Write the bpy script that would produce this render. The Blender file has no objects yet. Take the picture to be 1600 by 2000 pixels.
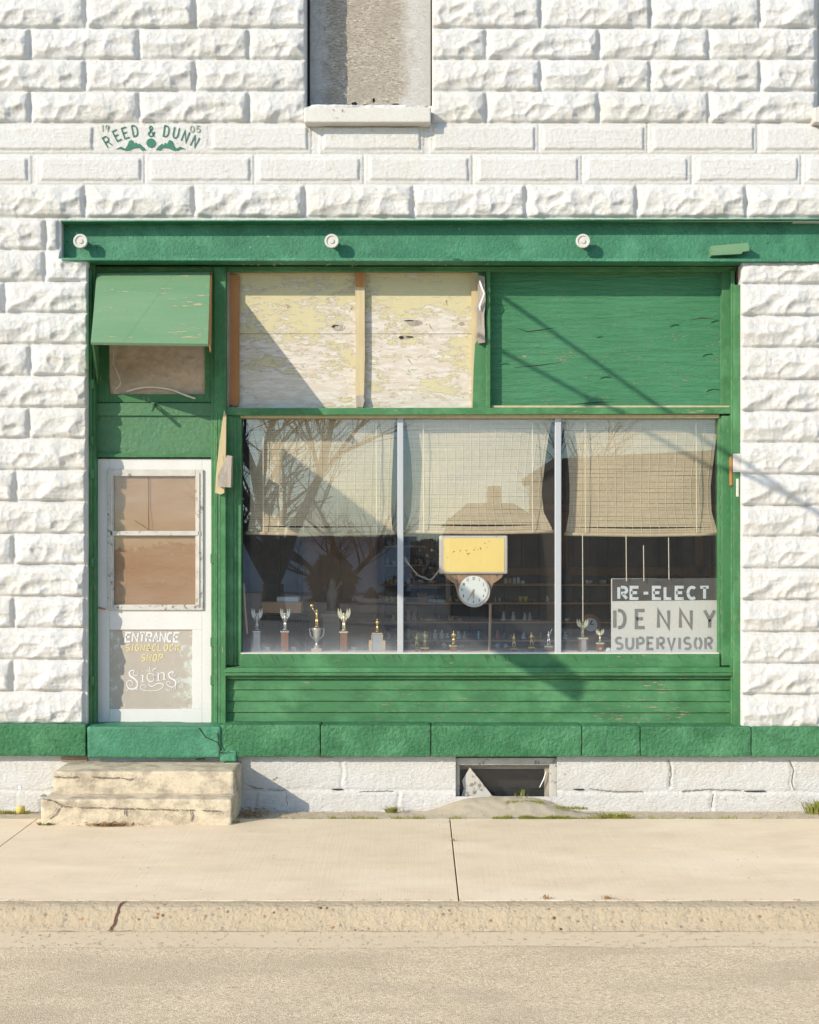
import bpy, math, random
import numpy as np
from math import sin, cos, pi, radians
random.seed(7)
sc = bpy.context.scene
COL = sc.collection

# ------------------------------------------------------------------ camera, sky, sun, exposure
CAM_D, CAM_H = 11.0, 2.064
cam = bpy.data.cameras.new("camera"); cam.lens = 49.5; cam.sensor_width = 36; cam.sensor_height = 36
cam.sensor_fit = 'AUTO'; cam.shift_x = -0.010; cam.shift_y = 0.030; cam.clip_end = 500
co = bpy.data.objects.new("camera", cam); COL.objects.link(co)
co.location = (0, -CAM_D, CAM_H); co.rotation_euler = (radians(90), 0, 0); sc.camera = co

SX, SY, SZ = 1.10, 1.0, 0.68                       # way the light travels: right, inwards, down
w = bpy.data.worlds.new("World"); sc.world = w; w.use_nodes = True
wn = w.node_tree; bg = wn.nodes["Background"]
sky = wn.nodes.new("ShaderNodeTexSky"); sky.sky_type = 'NISHITA'; sky.sun_disc = False
sky.sun_elevation = math.atan2(SZ, math.hypot(SX, SY)); sky.sun_rotation = math.atan2(-SX, -SY) % (2*pi)
sky.air_density = 1.1; sky.dust_density = 0.3; sky.ozone_density = 2.0
tint = wn.nodes.new("ShaderNodeMix"); tint.data_type = 'RGBA'; tint.blend_type = 'MULTIPLY'; tint.inputs[0].default_value = 1.0; tint.inputs[7].default_value = (.96, 1.0, 1.05, 1)
wn.links.new(sky.outputs[0], tint.inputs[6])
bw_ = wn.nodes.new("ShaderNodeHueSaturation"); bw_.inputs["Saturation"].default_value = .25; bw_.inputs["Value"].default_value = 1.12; wn.links.new(tint.outputs[2], bw_.inputs["Color"])
tc_ = wn.nodes.new("ShaderNodeTexCoord"); mp_ = wn.nodes.new("ShaderNodeMapping"); mp_.inputs["Scale"].default_value = (1, 1, 5); wn.links.new(tc_.outputs["Generated"], mp_.inputs[0])
cn_ = wn.nodes.new("ShaderNodeTexNoise"); cn_.inputs["Scale"].default_value = 4.5; cn_.inputs["Detail"].default_value = 6; wn.links.new(mp_.outputs[0], cn_.inputs["Vector"])
cr_ = wn.nodes.new("ShaderNodeValToRGB"); cr_.color_ramp.elements[0].position = .46; cr_.color_ramp.elements[1].position = .66; wn.links.new(cn_.outputs[0], cr_.inputs[0])
cm_ = wn.nodes.new("ShaderNodeMix"); cm_.data_type = 'RGBA'; wn.links.new(cr_.outputs[0], cm_.inputs[0]); wn.links.new(tint.outputs[2], cm_.inputs[6]); wn.links.new(bw_.outputs[0], cm_.inputs[7])
sp_ = wn.nodes.new("ShaderNodeSeparateXYZ"); wn.links.new(tc_.outputs["Generated"], sp_.inputs[0])
hr_ = wn.nodes.new("ShaderNodeValToRGB"); e_ = hr_.color_ramp.elements; e_[0].position = .0; e_[0].color = (.66, .84, 1.0, 1); e_[1].position = .38; e_[1].color = (1, 1, 1, 1); wn.links.new(sp_.outputs[2], hr_.inputs[0])
hm_ = wn.nodes.new("ShaderNodeMix"); hm_.data_type = 'RGBA'; hm_.blend_type = 'MULTIPLY'; hm_.inputs[0].default_value = 1.0; wn.links.new(cm_.outputs[2], hm_.inputs[6]); wn.links.new(hr_.outputs[0], hm_.inputs[7])
wn.links.new(hm_.outputs[2], bg.inputs[0]); bg.inputs[1].default_value = 0.135
sl = bpy.data.lights.new("sun", 'SUN'); sl.energy = 2.8; sl.angle = radians(0.4); sl.color = (1.0, 0.89, 0.72)
so = bpy.data.objects.new("sun", sl); COL.objects.link(so); so.location = (-10, -10, 12)
from mathutils import Vector
so.rotation_euler = Vector((SX, SY, -SZ)).to_track_quat('-Z', 'Y').to_euler()
sc.view_settings.view_transform = 'Standard'; sc.view_settings.look = 'None'
sc.view_settings.exposure = 0.78; sc.view_settings.gamma = 1.0

# ------------------------------------------------------------------ helpers
def X(u, s=0.0): return (u-820.0)*(CAM_D-s)/2750.0
def Z(v, s=0.0): return CAM_H+(1060.0-v)*(CAM_D-s)/2750.0
def P(u, v, s=0.0): return (X(u, s), -s, Z(v, s))

class MB:
    def __init__(self): self.v = []; self.f = []
    def add(self, vs, fs):
        n = len(self.v); self.g = getattr(self, 'g', []); self.g.append((n, len(self.f))); self.v += [tuple(p) for p in vs]; self.f += [tuple(i+n for i in q) for q in fs]; return self
    def box(self, x0, x1, y0, y1, z0, z1):
        vs = [(x, y, z) for x in (x0, x1) for y in (y0, y1) for z in (z0, z1)]
        return self.add(vs, [(0,1,3,2),(4,6,7,5),(0,4,5,1),(2,3,7,6),(0,2,6,4),(1,5,7,3)])
    def pbox(self, u0, v0, u1, v1, sf, th=0.03):
        """box whose front face covers photo rect at protrusion sf"""
        return self.box(X(u0, sf), X(u1, sf), -sf, -sf+th, Z(v1, sf), Z(v0, sf))
    def hexa(self, a, b):
        """two quads (front a, back b), corners in matching order"""
        return self.add(list(a)+list(b), [(0,1,2,3),(7,6,5,4),(0,4,5,1),(1,5,6,2),(2,6,7,3),(3,7,4,0)])
    def prism(self, poly, sf, th):
        """photo-space polygon extruded inwards"""
        n = len(poly); vs = [(X(u, sf), -sf, Z(v, sf)) for u, v in poly]
        vs += [(x, y+th, z) for x, y, z in vs]
        fs = [tuple(range(n)), tuple(range(2*n-1, n-1, -1))]+[(i, (i+1) % n, n+(i+1) % n, n+i) for i in range(n)]
        return self.add(vs, fs)
    def tube(self, pts, r, n=8, cap=True):
        pts = [Vector(p) for p in pts]; m = len(pts)
        rs = r if isinstance(r, (list, tuple)) else [r]*m
        vs = []; fs = []; ref = None
        for i, p in enumerate(pts):
            d = (pts[min(i+1, m-1)]-pts[max(i-1, 0)])
            if d.length < 1e-9: d = Vector((0, 0, 1))
            d.normalize()
            if ref is None: ref = Vector((0, 1, 0)) if abs(d.y) < .9 else Vector((1, 0, 0))
            a = d.cross(ref).normalized(); b = d.cross(a).normalized(); ref = -b if False else ref
            for k in range(n):
                t = 2*pi*k/n; vs.append(p+(a*cos(t)+b*sin(t))*rs[i])
        for i in range(m-1):
            for k in range(n):
                fs.append((i*n+k, i*n+(k+1) % n, (i+1)*n+(k+1) % n, (i+1)*n+k))
        if cap: fs += [tuple(range(n-1, -1, -1)), tuple(range((m-1)*n, m*n))]
        return self.add(vs, fs)
    def lathe(self, prof, c, n=16, sy=1.0):
        cx, cy, cz = c; vs = []; fs = []; m = len(prof)
        for r, z in prof:
            for k in range(n): vs.append((cx+r*cos(2*pi*k/n), cy+sy*r*sin(2*pi*k/n), cz+z))
        for i in range(m-1):
            for k in range(n): fs.append((i*n+k, i*n+(k+1) % n, (i+1)*n+(k+1) % n, (i+1)*n+k))
        fs += [tuple(range(n-1, -1, -1)), tuple(range((m-1)*n, m*n))]
        return self.add(vs, fs)
    def ball(self, c, r, n=10, sz=1.0, sy=1.0):
        return self.lathe([(max(1e-4, r*sin(pi*i/6)), -r*sz*cos(pi*i/6)) for i in range(7)], c, n, sy)
    def disc_y(self, c, r, th, n=28):
        """disc facing the street"""
        cx, cy, cz = c
        a = [(cx+r*cos(2*pi*k/n), cy, cz+r*sin(2*pi*k/n)) for k in range(n)]
        b = [(x, y+th, z) for x, y, z in a]
        return self.add(a+b, [tuple(range(n)), tuple(range(2*n-1, n-1, -1))]+[(i, (i+1) % n, n+(i+1) % n, n+i) for i in range(n)])
    def stroke(self, pts, wd, y, th=0.0015, wds=None, close=False):
        """flat painted stroke in the XZ plane, pts world (x,z), mitred"""
        m = len(pts); L = []; R = []
        for i in range(m):
            if close: a = pts[(i-1) % m]; b = pts[(i+1) % m]
            else: a = pts[max(i-1, 0)]; b = pts[min(i+1, m-1)]
            p = pts[i]
            d1 = Vector((p[0]-a[0], p[1]-a[1])); d2 = Vector((b[0]-p[0], b[1]-p[1]))
            if d1.length < 1e-9: d1 = d2
            if d2.length < 1e-9: d2 = d1
            d1.normalize(); d2.normalize(); t = d1+d2
            if t.length < 1e-6: t = d1.copy()
            t.normalize(); nrm = Vector((-t.y, t.x)); c = max(.45, nrm.dot(Vector((-d1.y, d1.x))))
            h = (wds[i] if wds else wd)/2/c
            L.append((p[0]+nrm.x*h, p[1]+nrm.y*h)); R.append((p[0]-nrm.x*h, p[1]-nrm.y*h))
        vs = []; fs = []
        for a, b in zip(L, R):
            vs += [(a[0], y, a[1]), (b[0], y, b[1]), (a[0], y+th, a[1]), (b[0], y+th, b[1])]
        rng = m if close else m-1
        for i in range(rng):
            j = (i+1) % m; A = i*4; B = j*4
            fs += [(A, A+1, B+1, B), (A+2, B+2, B+3, A+3), (A, B, B+2, A+2), (A+1, A+3, B+3, B+1)]
        if not close: fs += [(0, 2, 3, 1), ((m-1)*4, (m-1)*4+1, (m-1)*4+3, (m-1)*4+2)]
        return self.add(vs, fs)
    def each(self, name, m, parent, **k):
        """every added shape becomes an object of its own"""
        g = self.g+[(len(self.v), len(self.f))]
        for (a, fa), (b, fb) in zip(g[:-1], g[1:]):
            p = MB(); p.v = self.v[a:b]; p.f = [tuple(i-a for i in q) for q in self.f[fa:fb]]; p.build(name, m, parent, **k)
    def build(self, name, m, parent=None, smooth=False, bevel=0.0, loc=None, seg=2, **tags):
        me = bpy.data.meshes.new(name)
        ox = root_loc(parent) if parent else (loc or (0, 0, 0))
        me.from_pydata([(x-ox[0], y-ox[1], z-ox[2]) for x, y, z in self.v], [], self.f)
        me.update(); o = bpy.data.objects.new(name, me); COL.objects.link(o)
        if m: me.materials.append(m)
        if parent: o.parent = parent
        else: o.location = ox
        if smooth:
            me.shade_smooth()
        if bevel:
            b = o.modifiers.new("bevel", 'BEVEL'); b.width = bevel; b.segments = seg; b.limit_method = 'ANGLE'; b.angle_limit = radians(40)
        for k, t in tags.items(): o[k] = t
        return o

def root_loc(o):
    while o.parent: o = o.parent
    return tuple(o.location)
def thing(name, label, cat, loc=(0, 0, 0), group=None):
    o = bpy.data.objects.new(name, None); COL.objects.link(o); o.location = loc
    o.empty_display_size = .1; o['label'] = label; o['category'] = cat
    if group: o['group'] = group
    return o
def tag(o, label, cat, group=None, kind=None):
    o['label'] = label; o['category'] = cat
    if group: o['group'] = group
    if kind: o['kind'] = kind
    return o
def struct(o, label=None):
    o['kind'] = 'structure'
    if label: o['label'] = label
    return o
def np_mesh(name, V, F, m, parent=None, smooth=True):
    me = bpy.data.meshes.new(name); V = np.asarray(V, dtype=np.float32)
    if parent: V = V-np.array(root_loc(parent), dtype=np.float32)
    F = np.asarray(F, dtype=np.int32)
    me.vertices.add(len(V)); me.vertices.foreach_set("co", V.ravel())
    me.loops.add(F.size); me.loops.foreach_set("vertex_index", F.ravel())
    me.polygons.add(len(F)); me.polygons.foreach_set("loop_start", np.arange(0, F.size, 4, dtype=np.int32))
    try: me.polygons.foreach_set("loop_total", np.full(len(F), 4, dtype=np.int32))
    except Exception: pass
    me.update(calc_edges=True); me.validate()
    if smooth: me.shade_smooth()
    me.materials.append(m)
    o = bpy.data.objects.new(name, me); COL.objects.link(o)
    if parent: o.parent = parent
    return o

# numpy value noise
def _h(ix, iy, seed):
    n = (ix.astype(np.int64)*374761393+iy.astype(np.int64)*668265263+seed*974711) & 0x7fffffff
    n = ((n ^ (n >> 13))*1274126177) & 0x7fffffff
    return ((n ^ (n >> 16)) & 0xffff)/65535.0
def vn(x, y, seed=0):
    ix = np.floor(x); iy = np.floor(y); fx = x-ix; fy = y-iy
    fx = fx*fx*(3-2*fx); fy = fy*fy*(3-2*fy)
    a = _h(ix, iy, seed); b = _h(ix+1, iy, seed); c = _h(ix, iy+1, seed); d = _h(ix+1, iy+1, seed)
    return (a*(1-fx)+b*fx)*(1-fy)+(c*(1-fx)+d*fx)*fy
def fbm(x, y, o=4, seed=0):
    s = 0; a = .5; t = 0
    for i in range(o): s = s+a*vn(x, y, seed+i*17); t += a; a *= .5; x = x*2.03+11.3; y = y*2.03+5.7
    return s/t
def ss(x, a, b):
    t = np.clip((x-a)/(b-a), 0, 1); return t*t*(3-2*t)

# ------------------------------------------------------------------ materials
class NT:
    def __init__(self, name):
        self.m = bpy.data.materials.new(name); self.m.use_nodes = True; self.t = self.m.node_tree
        self.b = self.t.nodes["Principled BSDF"]; self.co = self.t.nodes.new("ShaderNodeTexCoord").outputs["Object"]
    def n(self, k): return self.t.nodes.new(k)
    def l(self, a, b): self.t.links.new(a, b)
    def mapped(self, scale=(1, 1, 1), rot=(0, 0, 0)):
        m = self.n("ShaderNodeMapping"); m.inputs["Scale"].default_value = scale; m.inputs["Rotation"].default_value = rot
        self.l(self.co, m.inputs[0]); return m.outputs[0]
    def noise(self, sc=5, det=4, st=(1, 1, 1), rough=.55, dist=0, rot=(0, 0, 0)):
        n = self.n("ShaderNodeTexNoise"); n.inputs["Scale"].default_value = sc; n.inputs["Detail"].default_value = det
        n.inputs["Roughness"].default_value = rough; n.inputs["Distortion"].default_value = dist
        self.l(self.mapped(st, rot), n.inputs["Vector"]); return n.outputs[0]
    def vor(self, sc=5, st=(1, 1, 1), feat='F1', out="Distance"):
        n = self.n("ShaderNodeTexVoronoi"); n.inputs["Scale"].default_value = sc; n.feature = feat
        self.l(self.mapped(st), n.inputs["Vector"]); return n.outputs[out]
    def ramp(self, x, pts, interp='LINEAR'):
        r = self.n("ShaderNodeValToRGB"); r.color_ramp.interpolation = interp; e = r.color_ramp.elements
        while len(e) < len(pts): e.new(.5)
        for q, (p, c) in zip(e, pts):
            q.position = p; q.color = (c, c, c, 1) if isinstance(c, (int, float)) else (*c, 1)
        self.l(x, r.inputs[0]); return r.outputs[0]
    def th(self, x, a, b): return self.ramp(x, [(a, 0.0), (b, 1.0)])
    def mix(self, f, a, b, mode='MIX'):
        n = self.n("ShaderNodeMix"); n.data_type = 'RGBA'; n.blend_type = mode
        for s, val in ((n.inputs[0], f), (n.inputs[6], a), (n.inputs[7], b)):
            if isinstance(val, bpy.types.NodeSocket): self.l(val, s)
            elif isinstance(val, (int, float)): s.default_value = val if s.type == 'VALUE' else (val, val, val, 1)
            else: s.default_value = (*val, 1)
        return n.outputs[2]
    def math(self, op, a, b=0.0):
        n = self.n("ShaderNodeMath"); n.operation = op
        for s, val in ((n.inputs[0], a), (n.inputs[1], b)):
            if isinstance(val, bpy.types.NodeSocket): self.l(val, s)
            else: s.default_value = val
        return n.outputs[0]
    def axis(self, k):
        s = self.n("ShaderNodeSeparateXYZ"); self.l(self.co, s.inputs[0]); return s.outputs[k]
    def col(self, c):
        if isinstance(c, bpy.types.NodeSocket): self.l(c, self.b.inputs["Base Color"])
        else: self.b.inputs["Base Color"].default_value = (*c, 1)
    def rough(self, r): 
        if isinstance(r, bpy.types.NodeSocket): self.l(r, self.b.inputs["Roughness"])
        else: self.b.inputs["Roughness"].default_value = r
    def bump(self, h, dist=.003, st=1.0):
        b = self.n("ShaderNodeBump"); b.inputs["Distance"].default_value = dist; b.inputs["Strength"].default_value = st
        self.l(h, b.inputs["Height"])
        if self.b.inputs["Normal"].is_linked: self.l(self.b.inputs["Normal"].links[0].from_socket, b.inputs["Normal"])
        self.l(b.outputs[0], self.b.inputs["Normal"])

def paint(name, c1, c2, under=(.42, .33, .22), chip=0.0, st=(1, 1, 1), chs=9, rough=.6, bmp=.0015, bs=70, lo=2.0, spots=0.0, edge=False):
    n = NT(name)
    base = n.mix(n.th(n.noise(lo, 5, st), .35, .68), c1, c2)
    fine = n.noise(bs, 5, st, .65)
    base = n.mix(n.th(fine, .25, .8), base, n.mix(1.0, base, (.8, .8, .8), 'MULTIPLY')) if True else base
    if chip > 0:
        a = n.noise(chs, 8, st, .72); big = n.noise(lo*.8, 3, (1, 1, 1))
        k = n.math('ADD', a, n.math('MULTIPLY', n.math('SUBTRACT', big, .5), .35))
        msk = n.th(k, .74-chip, .76-chip)
        base = n.mix(msk, base, n.mix(n.noise(40, 4, st), under, tuple(.6*q for q in under)))
        n.bump(n.math('MULTIPLY', msk, -1.0), .0012)
    if edge:
        bv = n.n("ShaderNodeBevel"); bv.samples = 3; bv.inputs[0].default_value = .008
        ge = n.n("ShaderNodeNewGeometry"); vm = n.n("ShaderNodeVectorMath"); vm.operation = 'DOT_PRODUCT'; n.l(bv.outputs[0], vm.inputs[0]); n.l(ge.outputs["Normal"], vm.inputs[1])
        em = n.math('SUBTRACT', 1.0, vm.outputs["Value"])
        em = n.math('MULTIPLY', n.th(em, .01, .10), n.th(n.noise(16, 7, st, .75), .50, .60))
        base = n.mix(n.math('MULTIPLY', em, .75), base, under)
        base = n.mix(n.math('MULTIPLY', n.th(n.noise(3.5, 7, (1, 1, 1), .7), .48, .70), .55), base, tuple(q*1.45+.035 for q in c2))
        base = n.mix(n.math('MULTIPLY', n.th(n.noise(5, 7, tuple(2 if q > 1 else 1 for q in st), .7), .52, .66), .5), base, tuple(q*.58 for q in c1))
    if spots > 0:
        v = n.vor(38); base = n.mix(n.ramp(v, [(0.0, 1.0), (.03+spots*.03, 0.0)]), base, (.12, .06, .03))
    n.col(base); n.rough(rough); n.bump(fine, bmp)
    n.b.inputs["Specular IOR Level"].default_value = .35
    return n.m
def plain(name, c, rough=.6, metal=0.0, var=.15, sc=12, bmp=0.0, spec=.4):
    n = NT(name); x = n.noise(sc, 4)
    n.col(n.mix(x, tuple(q*(1-var) for q in c), tuple(min(1, q*(1+var)) for q in c))); n.rough(rough)
    n.b.inputs["Metallic"].default_value = metal; n.b.inputs["Specular IOR Level"].default_value = spec
    if bmp: n.bump(x, bmp)
    return n.m

def m_white_rock():
    n = NT("white_masonry_paint")
    c = n.mix(n.th(n.noise(1.6, 5), .4, .7), (.635, .63, .615), (.61, .595, .56))
    c = n.mix(n.th(n.noise(14, 6, rough=.7), .56, .74), c, (.56, .505, .42))
    c = n.mix(n.ramp(n.noise(55, 3), [(.28, 1.0), (.33, 0.0)]), c, (.50, .44, .36))
    f = n.noise(120, 6, rough=.7); n.col(c); n.rough(.75); n.bump(f, .005); n.bump(n.noise(34, 7, rough=.7), .011)
    n.b.inputs["Specular IOR Level"].default_value = .25
    return n.m
M = {}
M['rock'] = m_white_rock()
M['founda'] = paint("foundation_paint", (.66, .65, .63), (.61, .585, .54), (.36, .31, .26), .085, (1, 1, 1.6), 5, .75, .012, 40, 2)
GR1, GR2 = (.042, .172, .060), (.060, .205, .080)
M['green'] = paint("green_paint_horizontal", GR1, GR2, (.44, .36, .24), .115, (1, 1, 9), 9, .55, .004, 50, 1.5, edge=True)
M['green_v'] = paint("green_paint_vertical", GR1, GR2, (.44, .36, .24), .10, (9, 9, 1), 8, .55, .004, 45, 1.5, edge=True)
M['green_steel'] = paint("green_lintel_paint", (.036, .188, .100), (.054, .22, .120), (.34, .42, .30), .045, (1, 1, 1), 12, .5, .010, 45, 1.2, edge=True)
M['green_flap'] = paint("faded_green_flap_paint", (.145, .285, .150), (.18, .31, .175), (.52, .45, .27), .14, (1, 1, 7), 5, .6, .001, 70, 1.4)
M['green_trans'] = paint("green_transom_paint", (.07, .19, .095), (.085, .20, .09), (.30, .28, .18), .04, (1, 1, 1), 9, .5, .008, 30, 2)
M['green_conc'] = paint("green_painted_concrete", (.046, .195, .080), (.074, .245, .112), (.36, .37, .24), .05, (1, 1, 1), 16, .6, .035, 34, 3, edge=True)
def m_ply():
    n = NT("green_cracked_plywood_paint")
    g = n.noise(3.2, 7, (1, 1, 9), .7, .6, (0, radians(-3), 0)); c = n.mix(n.th(n.noise(1.2, 4), .4, .65), (.036, .182, .078), (.050, .212, .100))
    k = n.math('ADD', n.noise(30, 7, (1, 1, 4), .8), n.math('MULTIPLY', n.math('SUBTRACT', n.noise(4, 3, (1, 1, 2)), .5), .28))
    zz = n.math('ABSOLUTE', n.math('SUBTRACT', n.axis(2), 3.55))
    k = n.math('SUBTRACT', k, n.math('MULTIPLY', zz, .06))
    msk = n.th(k, .60, .64); c = n.mix(msk, c, (.46, .41, .27))
    n.col(c); n.rough(.55); n.bump(g, .022); n.bump(n.math('MULTIPLY', msk, -1.0), .002); n.bump(n.noise(60, 4, (1, 1, 5)), .001)
    return n.m
M['green_ply'] = m_ply()
def m_yellow():
    n = NT("peeling_yellow_paint_on_plywood")
    wood = n.mix(n.noise(4, 6, (1, 1, 14), .7, .8), (.45, .39, .32), (.60, .54, .46))
    wood = n.mix(n.th(n.noise(9, 6, (1, 1, 4), .7), .45, .6), wood, (.60, .57, .52))
    wood = n.mix(n.ramp(n.noise(12, 5, (1, 1, 16), .7), [(.30, 1.0), (.38, 0.0)]), wood, (.30, .25, .20))
    k = n.math('ADD', n.math('ADD', n.math('MULTIPLY', n.noise(14, 8, (1, 1, 3.5), .75), .5), n.math('MULTIPLY', n.noise(2.1, 4, (1, 1, 2), .6), .5)), n.math('MULTIPLY', n.math('SUBTRACT', n.axis(2), 3.55), .10))
    msk = n.th(k, .505, .515)
    yel = n.mix(n.noise(20, 4), (.49, .435, .24), (.55, .50, .32))
    yel = n.mix(n.th(n.noise(45, 5, (1, 1, 4), .7), .58, .62), yel, (.55, .50, .40))
    n.col(n.mix(msk, wood, yel)); n.rough(.75); n.bump(msk, .0015); n.bump(n.noise(14, 6, (1, 1, 12), .7), .003)
    return n.m
M['yellow_ply'] = m_yellow()
M['wood_pale'] = paint("raw_pale_batten", (.50, .40, .22), (.58, .49, .31), (.40, .30, .17), .05, (7, 7, 1), 6, .7, .001, 60, 3)
M['wood_brown'] = paint("orange_brown_batten", (.40, .175, .055), (.46, .21, .075), (.30, .13, .05), .03, (7, 7, 1), 6, .6, .001, 50, 3)
M['wood_grey'] = paint("weathered_grey_wood", (.44, .39, .33), (.30, .25, .20), (.66, .62, .56), .12, (5, 5, 1), 12, .85, .004, 50, 5)
M['wood_int'] = paint("dark_brown_interior_wood", (.34, .18, .085), (.44, .25, .13), (.18, .09, .045), .04, (4, 4, 1), 5, .6, .001, 40, 2)
M['wood_shelf'] = plain("shelf_board_wood", (.60, .39, .23), .6)
M['plank'] = plain("grey_brown_plank", (.17, .15, .135), .8, var=.4, sc=5)
M['door_white'] = paint("white_door_paint", (.69, .68, .66), (.66, .64, .61), (.48, .43, .37), .02, (3, 3, 1), 7, .55, .001, 60, 2)
M['door_worn'] = paint("worn_white_sash_paint", (.60, .58, .53), (.50, .47, .42), (.30, .265, .225), .15, (2, 2, 2), 14, .7, .003, 60, 5)
def m_board():
    n = NT("stained_brown_board")
    c = n.mix(n.noise(3, 6, (1, 1, 3.5), .6, .5), (.26, .135, .062), (.34, .20, .105))
    c = n.mix(n.math('MULTIPLY', n.th(n.noise(2.6, 5, (1.2, 1, 4)), .45, .72), .5), c, (.34, .24, .15))
    top = n.th(n.axis(2), 2.50, 2.585); c = n.mix(top, c, (.34, .13, .03))
    n.col(c); n.rough(.7); n.bump(n.noise(3, 4, (1, 1, 3)), .01); return n.m
M['board'] = m_board()
def m_tin():
    n = NT("rusty_grey_sign_panel")
    c = n.mix(n.noise(9, 5), (.34, .30, .25), (.43, .385, .33))
    e = n.math('ABSOLUTE', n.math('SUBTRACT', n.axis(0), X(290, -.24)))
    k = n.math('ADD', n.noise(13, 9, rough=.78), n.math('MULTIPLY', e, .75))
    c = n.mix(n.th(k, .72, .80), c, (.50, .53, .48))
    v = n.vor(22); c = n.mix(n.ramp(v, [(.05, 1.0), (.09, 0.0)]), c, (.22, .12, .05))
    n.col(c); n.rough(.5); return n.m
M['tin'] = m_tin()
M['letter_white'] = plain("white_sign_paint", (.80, .81, .83), .6, var=.04)
M['letter_worn'] = paint('worn_white_lettering', (.72, .73, .75), (.66, .66, .66), (.46, .42, .37), .09, (1, 1, 1), 45, .7, .001, 60, 8)
M['letter_yellow'] = plain("faded_yellow_sign_paint", (.66, .56, .26), .6, var=.12, sc=40)
M['letter_green'] = plain("green_letter_paint", (.03, .155, .095), .6, var=.3, sc=50)
M['letter_grey'] = plain("faint_grey_numeral", (.30, .36, .28), .7)
def m_osb():
    n = NT("weathered_strand_board")
    c = n.mix(n.th(n.math('MAXIMUM', n.noise(30, 5, (1, 1, 4), .7, .8, (0, .7, 0)), n.noise(30, 5, (1, 1, 4), .7, .8, (0, -.9, 0))), .44, .64), (.27, .23, .18), (.84, .76, .64))
    c = n.mix(n.math('MULTIPLY', n.th(n.noise(6, 7, rough=.7), .42, .60), .7), c, (.46, .40, .33))
    e = n.math('ABSOLUTE', n.math('SUBTRACT', n.axis(0), X(712, -.28)))
    k = n.math('ADD', n.math('MULTIPLY', e, 1.9), n.math('MULTIPLY', n.noise(9, 5), .55))
    c = n.mix(n.th(k, .80, 1.0), c, (.76, .74, .70))
    n.col(c); n.rough(.8); n.bump(n.noise(30, 6, (1, 1, 3), .7, 2.5, (0, .7, 0)), .02); return n.m
M['osb'] = m_osb()
M['sill'] = paint("cream_stone_sill_paint", (.60, .575, .52), (.64, .625, .58), (.33, .28, .22), .07, (1, 1, 1), 14, .7, .004, 80, 5)
M['black'] = plain("dark_gap", (.012, .011, .010), .9)
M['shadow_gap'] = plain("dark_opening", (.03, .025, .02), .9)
M['alu'] = plain("aluminium_mullion", (.44, .455, .47), .4, .2, .05)
M['curtain'] = plain("dusty_plastic_sheet", (.52, .39, .28), .55, var=.35, sc=14, bmp=.015)
M['curtain_edge'] = plain("curled_plastic_edge", (.66, .58, .48), .5)
def glass(name, dirt=0.0, zlo=0.0, zhi=.2, boost=1.45):
    n = NT(name); t = n.t; t.nodes.remove(n.b)
    tr = n.n("ShaderNodeBsdfTransparent"); tr.inputs[0].default_value = (.97, .98, .98, 1)
    gl = n.n("ShaderNodeBsdfGlossy"); gl.inputs["Roughness"].default_value = 0.004; gl.inputs[0].default_value = (1, 1, 1, 1)
    lw_ = n.n("ShaderNodeLayerWeight"); lw_.inputs[0].default_value = .5      # Schlick reflection of one glass face
    bp = n.n("ShaderNodeBump"); bp.inputs["Distance"].default_value = .00015; n.l(n.noise(2.2, 1), bp.inputs["Height"]); n.l(bp.outputs[0], gl.inputs["Normal"])
    f = n.math('ADD', .045*boost, n.math('MULTIPLY', n.math('POWER', lw_.outputs["Facing"], 5.0), .9))
    m1 = n.n("ShaderNodeMixShader"); n.l(f, m1.inputs[0]); n.l(tr.outputs[0], m1.inputs[1]); n.l(gl.outputs[0], m1.inputs[2])
    df = n.n("ShaderNodeBsdfDiffuse"); df.inputs[0].default_value = (.62, .64, .66, 1)
    z = n.axis(2); k = n.ramp(z, [(0.0, 0.0), (1.0, 1.0)])
    mr = n.n("ShaderNodeMapRange"); mr.inputs["From Min"].default_value = zlo; mr.inputs["From Max"].default_value = zhi
    mr.inputs["To Min"].default_value = 1.0; mr.inputs["To Max"].default_value = 0.0; n.l(z, mr.inputs["Value"])
    d = n.math('MULTIPLY', n.math('POWER', mr.outputs[0], 2.2), n.math('MULTIPLY', n.ramp(n.noise(5, 7, rough=.7), [(.25, 0.1), (.7, 1.0)]), dirt))
    sp = n.ramp(n.noise(70, 2), [(.70, 0.0), (.76, .25)])
    d = n.math('ADD', d, n.math('ADD', n.math('MULTIPLY', sp, .5), .012))
    m2 = n.n("ShaderNodeMixShader"); n.l(d, m2.inputs[0]); n.l(m1.outputs[0], m2.inputs[1]); n.l(df.outputs[0], m2.inputs[2])
    n.l(m2.outputs[0], t.nodes["Material Output"].inputs[0]); return n.m
ZG = Z(1280, -.27)
M['glass'] = glass("window_glass", .10, ZG, ZG+.35)
M['glass_dusty'] = glass("dusty_window_glass", .30, ZG, ZG+.24)
M['glass_door'] = glass("door_glass", .05, 1.0, 1.2, .6)
M['glass_base'] = glass("basement_glass", .05, -.1, .1, .5)
M['blind'] = plain("bamboo_slat", (.48, .39, .26), .55, var=.2, sc=30)
M['blind'].node_tree.nodes["Principled BSDF"].inputs["Specular IOR Level"].default_value = .3
M['cord'] = plain("pale_cord", (.70, .64, .50), .7)
M['gold'] = plain("gold_trophy_metal", (.80, .58, .20), .28, .9, .1)
M['silver'] = plain("silver_trophy_metal", (.62, .61, .56), .30, .7, .1)
M['ivory'] = plain("pale_gold_trophy_metal", (.78, .72, .50), .35, .6, .1)
M['tro_brown'] = plain("brown_trophy_column", (.22, .085, .035), .35, 0, .35, 20)
M['tro_tan'] = plain("tan_wood_trophy_base", (.52, .35, .19), .5, 0, .15, 20)
M['tro_grey'] = plain("grey_trophy_plate", (.45, .46, .46), .3, .5)
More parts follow.
